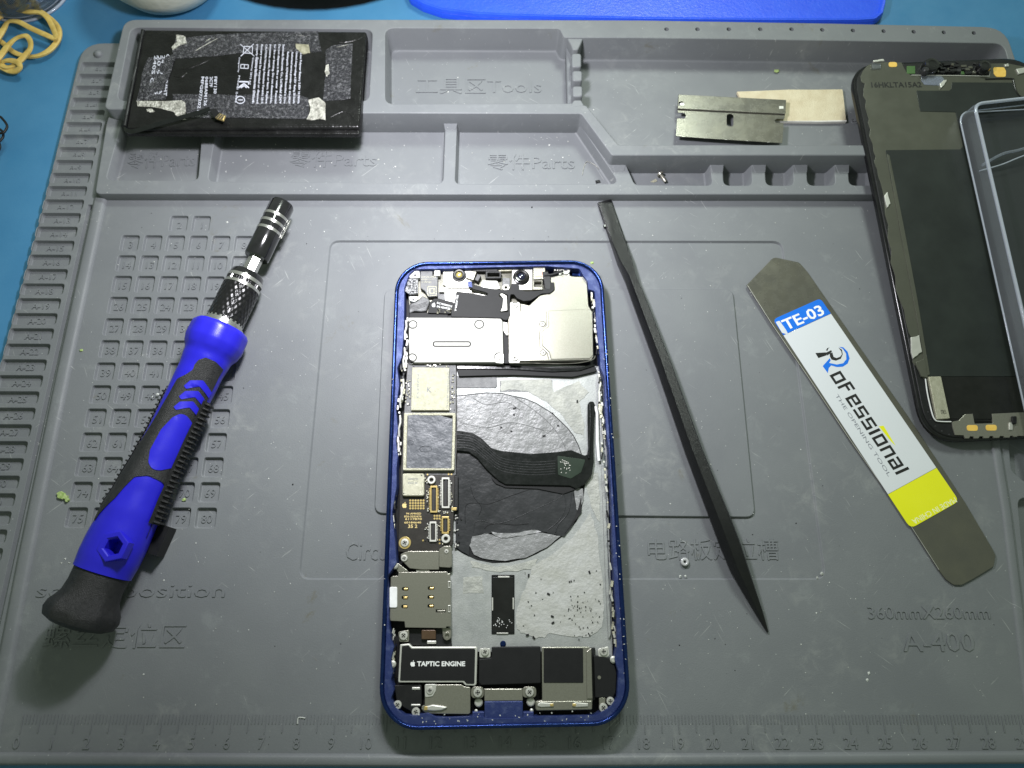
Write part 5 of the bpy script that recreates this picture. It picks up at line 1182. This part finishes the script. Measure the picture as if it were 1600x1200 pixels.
# ================================================================== LOOSE SCREW, BEAD, FLAKE
ls = W(1035, 275, 0)
LS = thing("loose_screw", (ls.x, ls.y, FZ), "tiny silver screw lying on its side in the narrow front tray pocket", "screw")
bm = bmesh.new(); a = W(1031, 271, .05); b_ = W(1040, 284, .02); d = (b_ - a).normalized()
tube_bm(bm, [a, a + d * .07], .13, 14, 1); finish("screw_head", bm, STEEL, LS, smooth=40)
bm = bmesh.new(); tube_bm(bm, [a + d * .07, a + d * .12, a + d * .16, b_], [.06, .06, .075, .06], 12); finish("screw_shank", bm, STEEL, LS, smooth=40)
fl = plate("paper_flake", [(1025, 279), (1027, 283), (1022, 285), (1016, 284)], FZ, FZ + .03, CREAM, None, r=.01, bev=.004)
tag(fl, "tiny cream flake beside the loose screw in the front tray", "flake")
bead_c = W(1070, 878, 0); bm = bmesh.new()
pts = [(bead_c.x + .085 * cos(a), bead_c.y + .085 * sin(a), .0) for a in [2 * pi * i / 18 for i in range(18)]]; tube_bm(bm, pts, .05, 8, .9, True)
bd = finish("clear_bead", bm, mat("milky_bead", (.42, .42, .43), .12, 0), None, smooth=60); tag(bd, "small milky ring bead on the moulded characters left of the black spudger", "bead")
# ================================================================== SCREEN ASSEMBLY (leans from the mat up onto the tray)
DB = .062; DZ = .42
def WD(x, y, dz=0): return W2(x, y, DZ + dz, DB)
q0 = WD(1440, 660); 
DSP = thing("screen_assembly", (q0[0], q0[1], 0), "removed phone screen lying face down, dark backing with steel edge strips, leaning on the tray", "phone screen")
e0 = WD(1341, 175); e1 = WD(1433, 625); t0 = WD(1400, 96.5); b0 = WD(1480, 690)
dv = (Vector(e0) - Vector(e1)).normalized(); nv = Vector((dv.y, -dv.x))      # up along the left edge, and to the right
wd = 7.12
Cb = Vector(e1) + dv * ((Vector(b0) - Vector(e1)).dot(dv)); Ct = Vector(e1) + dv * ((Vector(t0) - Vector(e1)).dot(dv))
out = round_loop([tuple(Cb), tuple(Cb + nv * wd), tuple(Ct + nv * wd), tuple(Ct)], 1.25, 9)
bm = bmesh.new(); prism_bm(bm, out, DZ - .20, DZ - .02, .05, b=DB); finish("cover_glass", bm, BEZEL, DSP, smooth=50)
bm = bmesh.new(); prism_bm(bm, offset(ccw(out), -.10), DZ - .06, DZ + .02, .03, b=DB); finish("rim_frame", bm, BLACKP, DSP, smooth=50)
def dp(name, px, d0, d1, m, parent=DSP, r=.03, bev=.005, **k):
    l = round_loop([WD(x, y, d1) for x, y in px], r); bm = bmesh.new(); prism_bm(bm, l, DZ + d0, DZ + d1, bev, b=DB); return finish(name, bm, m, parent, **k)
def da(x, y): return (1320 + x / 5.714, 80 + y / 5.714)
def dc(x, y): return (1400 + x / 5, 480 + y / 5)
# steel backing with its ragged glued edge
ed = [da(*p) for p in ((250, 102), (200, 130), (165, 170), (140, 225), (150, 275), (180, 290), (170, 330), (165, 400), (190, 440), (182, 500), (200, 560), (215, 610), (208, 640), (228, 700), (220, 760), (250, 830), (258, 900), (275, 940), (262, 990), (290, 1060), (300, 1120), (325, 1190))]
ed2 = [(1382, 310), (1383, 335), (1388, 352), (1387, 372), (1393, 392), (1392, 410), (1399, 430), (1400, 452), (1408, 474), (1413, 485), (1415, 500), (1420, 520), (1424, 527), (1423, 540), (1428, 552), (1426, 565), (1429, 571), (1433, 571), (1437, 585), (1444, 592), (1449, 590), (1452, 588)]
stl = ed + ed2 + [(1480, 588), (1740, 588), (1700, 110), (1600, 104), (1575, 99), (1560, 99)] + [(1548, 99), (1546, 118), (1500, 118.3), (1424, 118), (1416, 112), (1411, 103), (1409, 97.5), (1385, 97)]
dp("steel_backing", stl, .0, .035, SCREEN_M, r=.02)
wob = [(1432, 141.5), (1483, 141.5), (1487, 138), (1487.5, 128.5), (1583, 129), (1588, 140), (1592, 151), (1640, 160), (1745, 588), (1452, 588), (1446, 552), (1440, 520), (1432, 480), (1414, 395), (1394, 290), (1384, 234.5), (1500, 233.2), (1505, 228), (1503, 215), (1493, 175), (1438, 173.8)]
dp("graphite_film", wob, .03, .05, SCREEN_D, r=.03)
dp("edge_rib", [(1386, 240), (1390, 243), (1412, 352), (1434, 470), (1453, 585), (1448, 587), (1430, 480), (1409, 372)], .03, .07, SCREEN_M, r=.01)
dp("lower_film", [(1453, 588.5), (1748, 588.5), (1760, 657), (1479, 654)], .0, .045, SCREEN_K, r=.02)
dp("lower_film", [(1486, 656), (1760, 662), (1765, 672), (1490, 668)], .0, .02, SCREEN_K, r=.02)
# driver board
db = dp("driver_board_can", [(1451, 588.5), (1470.5, 588), (1484.5, 653.5), (1464, 655)], .02, .12, CREAM, r=.02, bev=.015)
letters("can_print", "REG", (1469, 641), (1471, 647), 4, DZ + .12, INK_K, db, .003, b=DB)
letters("can_print", "023", (1473, 641), (1475, 647), 4, DZ + .12, INK_K, db, .003, b=DB)
bm = bmesh.new(); pts = [Vector((*WD(x, y, .06), 0)) for x, y in ((1446, 592), (1449, 615), (1456, 645), (1461, 656), (1468, 658.5), (1486, 659))]
for p in pts: p.z = DZ + .06 + DB * p.y
tube_bm(bm, spline(pts, 4), .022, 6); finish("gasket_bead", bm, WHITE, DSP, smooth=60)
# bottom bracket with serrated foot
foot = [dc(*p) for p in ((440, 895), (490, 885), (540, 835), (600, 833), (615, 910), (757, 906), (750, 832), (1000, 820), (1300, 815), (1300, 1010), (950, 1005), (945, 1012), (920, 1012), (915, 1004), (895, 1004), (888, 1018), (850, 1018), (842, 1006), (815, 1006), (806, 1020), (765, 1020), (758, 1006), (735, 1006), (726, 1022), (686, 1022), (680, 1008), (655, 1008), (645, 1024), (612, 1024), (606, 1010), (580, 1008), (572, 1024), (542, 1024), (530, 1000), (462, 998), (445, 940))]
bk = dp("lower_bracket", foot, .0, .06, STEEL, r=.012, bev=.008)
for x, y in ((597, 943), (745, 941)):
    c = dc(x, y); dp("amber_pad", [(c[0] - 8.6, c[1] - 4.6), (c[0] + 8.6, c[1] - 4.6), (c[0] + 8.6, c[1] + 4.6), (c[0] - 8.6, c[1] + 4.6)], .05, .07, YELLOW_T, bk, r=.09, bev=.003)
c = dc(925, 880); dp("black_clip", rect(c[0] - 3, c[1] - 6, c[0] + 4, c[1] + 6), .05, .14, BLACKP, bk, r=.03, bev=.02)
c = dc(905, 940); dp("silver_clip", rect(c[0] - 4, c[1] - 8, c[0] + 2, c[1] + 4), .05, .10, STEEL_B, bk, r=.03, bev=.02)
for x, y in ((250, 820), (270, 878), (308, 930), (358, 968), (415, 995)):
    p = WD(*dc(x, y), .02); bm = bmesh.new(); lathe_bm(bm, p, [(.035, DZ + .015 + DB * p[1]), (.02, DZ + .04 + DB * p[1])], 10); finish("glue_dot", bm, CHIPG, DSP)
# adhesive scraps on the left edge
for q in ([(1424, 527), (1436, 524), (1441, 550), (1436, 552), (1427, 560), (1424, 545)], [(1382, 305), (1387, 300), (1391, 318), (1386, 324)], [(1430, 566), (1445, 560), (1450, 590), (1440, 588)]):
    dp("adhesive_scrap", irregular(q, .7, 3, int(q[0][0])), .03, .09, STEEL_B if q[0][0] != 1430 else SCREEN_M, r=.0, bev=.01)
# camera and sensor bar along the top
dp("sensor_recess", [(1411, 98), (1546, 98), (1545, 117), (1424, 117), (1415, 110)], -.02, .015, BEZEL, r=.03)
for q in (rect(1417, 103, 1430, 115), rect(1502, 111, 1516, 116)): dp("green_board_piece", q, .0, .04, GREEN_B, r=.02)
bm = bmesh.new(); R = random.Random(33)
for i in range(60):
    x, y = R.uniform(1455, 1545), R.uniform(98, 115); p = WD(x, y, .03); box_bm(bm, (p[0], p[1], DZ + .01 + DB * p[1]), R.uniform(.05, .3), R.uniform(.03, .12), R.uniform(.04, .11), R.uniform(-.2, .2), R.choice((0, 0, 0, 0, 1, 2)))
finish("sensor_components", bm, [BLACKP, CHIPG, STEEL_D], DSP, smooth=0, kind="stuff")
for x, y, r_ in ((1453, 105, .30), (1535, 107, .25)):
    p = WD(x, y, .1); z = DZ + DB * p[1]; bm = bmesh.new(); lathe_bm(bm, p, [(r_, z), (r_, z + .18), (r_ * .85, z + .28), (r_ * .55, z + .30), (r_ * .4, z + .26)], 26); finish("sensor_lens", bm, BLK_METAL, DSP, smooth=50)
for x, y, r_ in ((1444, 113, .14),):
    p = WD(x, y, .1); z = DZ + DB * p[1]; bm = bmesh.new(); lathe_bm(bm, p, [(r_, z), (r_, z + .22), (r_ * .6, z + .28)], 20); finish("sensor_lens", bm, CHIPG, DSP, smooth=50)
dp("clear_film_tab", [(1439, 112), (1460, 117), (1472, 119), (1479, 128), (1470, 133), (1445, 132), (1440, 126)], .04, .06, CLEAR_E, r=.05)
for q in ([(1365, 94), (1381, 91.5), (1382, 95), (1366, 97)], [(1363, 99), (1377, 99), (1377, 107), (1363, 107)], [(1469, 131), (1475, 125), (1480, 124), (1476, 132), (1470, 137)], [(1588, 108), (1600, 105), (1604, 112), (1592, 116)], [(1570, 100), (1576, 99), (1577, 103), (1571, 104)]):
    dp("glue_blob", irregular(q, .6, 3, int(q[0][0])), .03, .09, CLEAR_E if q[0][0] == 1363 else STEEL_B, r=0, bev=.015)
c = da(430, 118); dp("amber_pad", [(c[0] - 6.5, c[1] - 3.8), (c[0] + 6.5, c[1] - 3.8), (c[0] + 6.5, c[1] + 3.8), (c[0] - 6.5, c[1] + 3.8)], .03, .05, YELLOW_T, r=.09, bev=.003)
dp("amber_pad", [(1552, 105), (1569, 105), (1572, 111), (1571.5, 120), (1557, 120), (1553, 115)], .03, .05, YELLOW_T, r=.09, bev=.003)
letters("screen_print", "16HKLTA15A2", (1362, 137), (1440.5, 136.5), 8.5, DZ + .036, INK_K, DSP, .006, b=DB, bold=.02)
bm = bmesh.new(); P = []
for x, y in ((1540, 123), (1580, 122.5), (1584, 127), (1588, 142), (1594, 150), (1602, 152)): p = WD(x, y, .06); P.append(Vector((p[0], p[1], DZ + .05 + DB * p[1])))
tube_bm(bm, spline(P, 5), .035, 6, .6); finish("backing_rib", bm, BEZEL, DSP, smooth=60)
bm = bmesh.new(); P = []
for x, y in ((1424, 117.5), (1500, 118.3), (1546, 119)): p = WD(x, y, .05); P.append(Vector((p[0], p[1], DZ + .05 + DB * p[1])))
tube_bm(bm, P, .018, 6); finish("bright_edge", bm, STEEL_B, DSP, smooth=60)

# ================================================================== CLEAR LID ON THE SCREEN
cz = 1.65; c0 = W(1517, 160, 1.9); c1 = W(1600, 151, 1.9)
ev = Vector((c1.x - c0.x, c1.y - c0.y)).normalized(); fv = Vector((ev.y, -ev.x)); Lx, Ly = 6.5, 13.
q = W(1592, 480, 1.58); fv = Vector((q.x - c0.x, q.y - c0.y)).normalized()
CL = thing("clear_plastic_box", (c0.x + 1, c0.y - 1, 1.2), "clear plastic box with rounded corner, standing on the dark screen backing", "plastic box")
O2 = Vector((c0.x, c0.y))
lp = ccw(round_loop([tuple(O2), tuple(O2 + ev * Lx), tuple(O2 + ev * Lx + fv * Ly), tuple(O2 + fv * Ly)], .5, 8))
zl = .95
def lz(z0): return lambda x, y: z0 + .045 * (y - 4)
bm = bmesh.new()
rings(bm, [lift(offset(lp, .06), lz(zl)), lift(offset(lp, .02), lz(cz - .25)), lift(offset(lp, -.04), lz(cz - .10))])
finish("box_wall", bm, CLEAR_E, CL, smooth=60)
bm = bmesh.new(); sheet(bm, offset(lp, -.16), [], lambda x, y: lz(zl + .04)(x, y)); finish("box_panel", bm, CLEAR, CL, smooth=0)
def lip(name, pts, r, m):
    bm = bmesh.new(); P = [Vector(p) for p in pts]; tube_bm(bm, P, r, 8); finish(name, bm, m, CL, smooth=60)
rim = [Vector((x, y, lz(cz - .09)(x, y))) for x, y in offset(lp, -.09)]
bm = bmesh.new(); tube_bm(bm, rim, .058, 8, 1, True); finish("box_rim", bm, CLEAR_R, CL, smooth=60)
rim = [Vector((x, y, lz(zl)(x, y))) for x, y in offset(lp, .07)]
bm = bmesh.new(); tube_bm(bm, rim, .03, 8, 1, True); finish("box_foot", bm, CLEAR_R, CL, smooth=60)
a = W(1530, 267, 1.3); b_ = W(1600, 243, 1.5); lip("lid_rib", spline([a, a.lerp(b_, .5) + Vector((0, -.05, 0)), b_, b_ + (b_ - a)], 5), .022, CLEAR_R)
a = W(1535, 258, 1.4); b_ = W(1600, 232, 1.6); lip("lid_rib", spline([a, a.lerp(b_, .5) + Vector((0, .12, 0)), b_, b_ + (b_ - a)], 5), .05, CLEAR_E)
a = W(1528, 175, 1.5); b_ = W(1600, 171, 1.5); lip("lid_rib", [a, b_, b_ + (b_ - a)], .02, CLEAR_R)

# ================================================================== THINGS ROUND THE MAT
def band(name, paths, z, w, h, label):
    t = None
    for i, (pts, closed) in enumerate(paths):
        bm = bmesh.new(); P = spline([W(x, y, zz_ + z) for x, y, zz_ in pts], 7, closed); rows = []; k = len(P)
        for j, p in enumerate(P):
            tt = (P[(j + 1) % k] - P[j - 1]) if (closed or 0 < j < k - 1) else (P[min(j + 1, k - 1)] - P[max(j - 1, 0)])
            tt.normalize(); s = Vector((-tt.y, tt.x, 0)).normalized(); tw = .35 * sin(j * .21 + i); u = Vector((0, 0, 1))
            a = s * cos(tw) + u * sin(tw); b = u * cos(tw) - s * sin(tw)
            rows.append([bm.verts.new(p + a * w * q0_ + b * h * q1_) for q0_, q1_ in ((-1, -.7), (-.8, -1), (.8, -1), (1, -.7), (1, .7), (.8, 1), (-.8, 1), (-1, .7))])
        prs = list(zip(rows, rows[1:])) + ([(rows[-1], rows[0])] if closed else [])
        for a, b in prs:
            for q in range(8): bm.faces.new((a[q], a[(q + 1) % 8], b[(q + 1) % 8], b[q]))
        o = finish(name, bm, RUBY, None, smooth=50); tag(o, label, "rubber band", "yellow rubber bands on the desk") 
band("rubber_band", [([(-18, 42, .0), (0, 26, .05), (18, 14, .1), (38, 11, .1), (60, 17, .1), (80, 30, .1), (92, 45, .1), (91, 62, .1), (78, 78, .08), (60, 87, .05), (42, 88, 0), (24, 83, 0), (8, 70, 0), (-10, 55, 0)], True)], -.2, .095, .05, "yellow rubber band forming the large outer loop beside the mat corner")
band("rubber_band", [([(-14, 70, .1), (-2, 58, .1), (6, 45, .1), (13, 34, .15), (28, 34, .15), (48, 44, .15), (70, 54, .12), (87, 60, .12), (82, 42, .2), (74, 28, .25), (62, 20, .22), (42, 18, .2), (25, 14, .2), (0, 6, .2), (-20, 2, .1)], True)], -.1, .10, .045, "yellow rubber band pulled into a pointed kink inside the larger loop")
band("rubber_band", [([(-10, 100, .15), (2, 86, .15), (12, 72, .2), (25, 60, .2), (40, 56, .2), (47, 64, .2), (47, 76, .18), (38, 88, .12), (28, 98, .08), (18, 104, .05), (8, 105, .05), (2, 100, .05), (8, 95, .1), (18, 95, .15), (28, 98, .2), (31, 105, .15), (25, 111, .05), (14, 111, 0), (0, 105, 0), (-12, 104, 0)], True)], -.1, .10, .045, "yellow rubber band twisted with a small knot at its lower end")
for i, (pts, lb) in enumerate((([(-14, 190), (-2, 182), (5, 187), (11, 196), (9, 203), (4, 208), (-4, 207), (-14, 204)], "upper thin black ring at the desk edge left of the mat"), ([(-12, 198), (-2, 201), (4, 206), (5, 213), (1, 219), (-6, 224), (-14, 222)], "middle thin black ring linked below the upper black ring"), ([(-14, 216), (-4, 220), (0, 228), (-3, 236), (-12, 238)], "lowest thin black ring, barely in view at the desk edge"))):
    bm = bmesh.new(); tube_bm(bm, spline([W(x, y, .3 - i * .12) for x, y in pts], 5, True), .045, 8, 1, True)
    tag(finish("black_ring", bm, BLACKP, None, smooth=60), lb, "ring", "thin black rings left of the mat")
# glass dish at the corner
g = W(42, -18, -.35); GD = thing("glass_dish", (g.x, g.y, -.35), "small clear glass dish at the back corner behind the rubber bands", "glass dish")
bm = bmesh.new(); lathe_bm(bm, g, [(1.55, -.34), (1.72, -.30), (1.80, -.1), (1.85, .5), (1.9, 1.), (1.82, 1.02), (1.75, .6), (1.66, -.1), (1.4, -.18)], 40); finish("dish_wall", bm, GLASS, GD, smooth=40)
for rr_, zz_ in ((1.82, -.30), (1.74, -.12), (1.86, 1.)):
    bm = bmesh.new(); tube_bm(bm, [(g.x + rr_ * cos(a), g.y + rr_ * sin(a), zz_) for a in [2 * pi * i / 48 for i in range(48)]], .06, 8, 1, True); finish("dish_rim", bm, CLEAR_R, GD, smooth=60)
# cream porcelain bowl
c = W(264, -46, .3); BW = thing("cream_bowl", (c.x, c.y, -.35), "cream porcelain bowl standing behind the tray above the battery", "bowl")
z0 = -.35; bm = bmesh.new(); Rb = (W(264, 28, .3) - c).length
lathe_bm(bm, c, [(Rb * .55, z0), (Rb * .6, z0 + .1), (Rb * .85, z0 + .45), (Rb, z0 + 1.1), (Rb * 1.05, z0 + 2.), (Rb * 1.02, z0 + 2.05), (Rb * .96, z0 + 1.2), (Rb * .6, z0 + .4)], 48); finish("bowl_body", bm, BOWL, BW, smooth=60)
# vivid blue plastic tray behind the mat
px = [(640, -4), (660, 8), (690, 18), (740, 24), (800, 27), (1000, 32), (1200, 34), (1340, 34), (1368, 32), (1380, 22), (1384, 6), (1390, -60), (1390, -160), (620, -160), (622, -40)]
l = round_loop([W2(x, y, 0) for x, y in px], .3, 4); BTY = thing("blue_plastic_tray", (*W2(1000, 0, -.35), -.35), "vivid blue plastic sheet tray with rounded corners behind the grey mat", "plastic tray")
bm = bmesh.new(); prism_bm(bm, l, -.34, -.05, .08); finish("tray_base", bm, TRAY_BLUE, BTY, smooth=60)
l2 = ccw(l); bm = bmesh.new(); rings(bm, [lift(l2, -.05), lift(offset(l2, -.05), .05), lift(offset(l2, -.14), .05), lift(offset(l2, -.20), -.05)]); finish("tray_rim", bm, TRAY_BLUE, BTY, smooth=60)
# lamp head over the bench
zt = LAMP.z + .75; ze = LAMP.z + .3; e = W(482, 19, ze); a = W(372, 0, ze); hc = abs(W(598, 0, ze).x - a.x) / 2; sg = a.y - e.y; Rl = (hc * hc + sg * sg) / (2 * sg)
LH = thing("lamp_head", (e.x, e.y + Rl, LAMP.z), "round black lamp head hanging over the battery, out of focus", "lamp")
bm = bmesh.new(); lathe_bm(bm, (e.x, e.y + Rl), [(Rl * .96, LAMP.z + .3), (Rl * .99, LAMP.z + .3), (Rl, LAMP.z + .5), (Rl * .97, zt), (Rl * .5, zt + .6), (.5, zt + .9)], 64); finish("lamp_shade", bm, LAMPK, LH, smooth=50)
bm = bmesh.new(); tube_bm(bm, spline([(e.x, e.y + Rl, zt + .8), (e.x, e.y + Rl + 2, zt + 4), (e.x - 1, e.y + Rl + 9, zt + 5), (e.x - 2, e.y + Rl + 16, 8), (e.x - 2, e.y + Rl + 17, -.3)], 8), .3, 10); finish("lamp_arm", bm, LAMPK, LH, smooth=60)

# ================================================================== CRUMBS
def crumb(px, py, z, r, seed, label, m=GREEN_L, flat=.35, cat="leaf scrap"):
    R = random.Random(seed); c = W(px, py, z); bm = bmesh.new()
    bmesh.ops.create_icosphere(bm, subdivisions=2, radius=r)
    for v in bm.verts:
        k = R.uniform(.55, 1.35); v.co = Vector((v.co.x * k, v.co.y * k * .8, max(-.3 * r, v.co.z * flat * k)))
        v.co += c + Vector((0, 0, r * .12))
    o = finish("leaf_scrap", bm, m, None, smooth=20); tag(o, label, cat); return o
lf = irregular([(88, 770), (94, 767), (99, 771), (104, 775), (107, 782), (103, 785), (100, 780), (94, 779), (89, 778)], 1.2, 3, 1)
bm = bmesh.new(); l = ccw([W2(x, y, .1) for x, y in lf]); prism_bm(bm, l, .0, .09, .015); tag(finish("leaf_scrap", bm, GREEN_L, None, smooth=30), "green leafy scrap left of the cells numbered 74 and 75", "leaf scrap")
crumb(127, 547, .02, .055, 2, "tiny yellow-green scrap on the mat left of cell 38"); crumb(288, 781, -.06, .06, 3, "pale green scrap between cells 70 and 79 beside the screwdriver")
crumb(1213, 111, FZ + .04, .10, 4, "green scrap in the large tray above the beige card"); crumb(925, 411, .72, .06, 5, "yellow-green speck on the upper frame corner of the phone")
crumb(1065, 300, .04, .05, 6, "dark crumb near the front edge of the tray", BLACKP, cat="crumb")
crumb(934, 284, FZ + .03, .10, 7, "black crumb in the tray pocket under the scribbled thread", BLACKP, .3, cat="crumb")
bm = bmesh.new(); tube_bm(bm, spline([W(x, y, FZ + .04) for x, y in ((910, 273), (912, 262), (916, 253), (922, 254), (930, 258), (936, 264))], 6), .010, 5); tag(finish("thread", bm, TAPE_L, None, smooth=60), "short curled pale thread in the third parts compartment", "thread")
bm = bmesh.new(); tube_bm(bm, spline([W(x, y, .02) for x, y in ((465, 1131), (466, 1122), (471, 1121), (477, 1122))], 4), .018, 5); tag(finish("thread", bm, DUST, None, smooth=60), "tiny bent white fibre on the ruler beside number 8", "thread")
# loose dust and flakes everywhere: too many to count
bm = bmesh.new(); R = random.Random(99)
def flake(p, r, mi):
    k = R.randint(3, 6); a0 = R.uniform(0, 6); vs = [bm.verts.new((p.x + r * R.uniform(.5, 1.2) * cos(a0 + 2 * pi * i / k), p.y + r * R.uniform(.5, 1.2) * sin(a0 + 2 * pi * i / k), p.z + .002)) for i in range(k)]
    top = bm.verts.new((p.x, p.y, p.z + r * .5)); 
    for i in range(k): bm.faces.new((vs[i], vs[(i + 1) % k], top)).material_index = mi
for i in range(750):
    x, y = R.uniform(150, 1590), R.uniform(318, 1180)
    if R.random() < .35: x = R.gauss(1100, 260); y = R.gauss(620, 280)
    z = .004
    p = W(x, y, z)
    if not (-14 < p.x < 15.5 and -9.2 < p.y < 8.7): continue
    if rr and inside((p.x, p.y), rr): p.z = -.072 if not inside((p.x, p.y), pad) else .008
    flake(p, abs(R.gauss(0, .010)) + .008, R.choice((0, 0, 0, 1, 1, 2)))
for i in range(150):
    if R.random() < .5: p = W(R.uniform(620, 1500), R.uniform(95, 160 + 60), FZ + .015)
    else: p = W(R.uniform(210, 960), R.uniform(215, 280), FZ + .02)
    flake(p, abs(R.gauss(0, .014)) + .012, R.choice((0, 0, 1)))
for i in range(50):
    p = W(R.uniform(160, 1350), R.uniform(289, 302), Z1); flake(p, abs(R.gauss(0, .010)) + .008, R.choice((0, 1)))
for x, y, r in ((355, 347, .07), (102, 873, .06), (108, 880, .05), (96, 880, .04), (172, 296, .06), (1284, 896, .07), (1277, 903, .05), (1071, 900, .04), (1366, 700, .03), (1358, 1052, .06), (1355, 1062, .05), (1063, 900, .05), (246, 616, .06), (238, 620, .04)): flake(W(x, y, .004), r, 0 if R.random() < .6 else 1)
finish("dust_flakes", bm, [DUST, mat("grey_dust", (.35, .36, .34), .8), BLACKP], None, smooth=0, kind="stuff")
# ================================================================== centimetres -> metres
seen = set()
for o in list(scene.objects):
    if o.type in ('MESH', 'EMPTY'):
        o.location = Vector(o.location) * S
        if o.type == 'MESH' and o.data.name not in seen:
            seen.add(o.data.name); o.data.transform(Matrix.Scale(S, 4))
for me in list(bpy.data.meshes):
    if me.users == 0: bpy.data.meshes.remove(me)
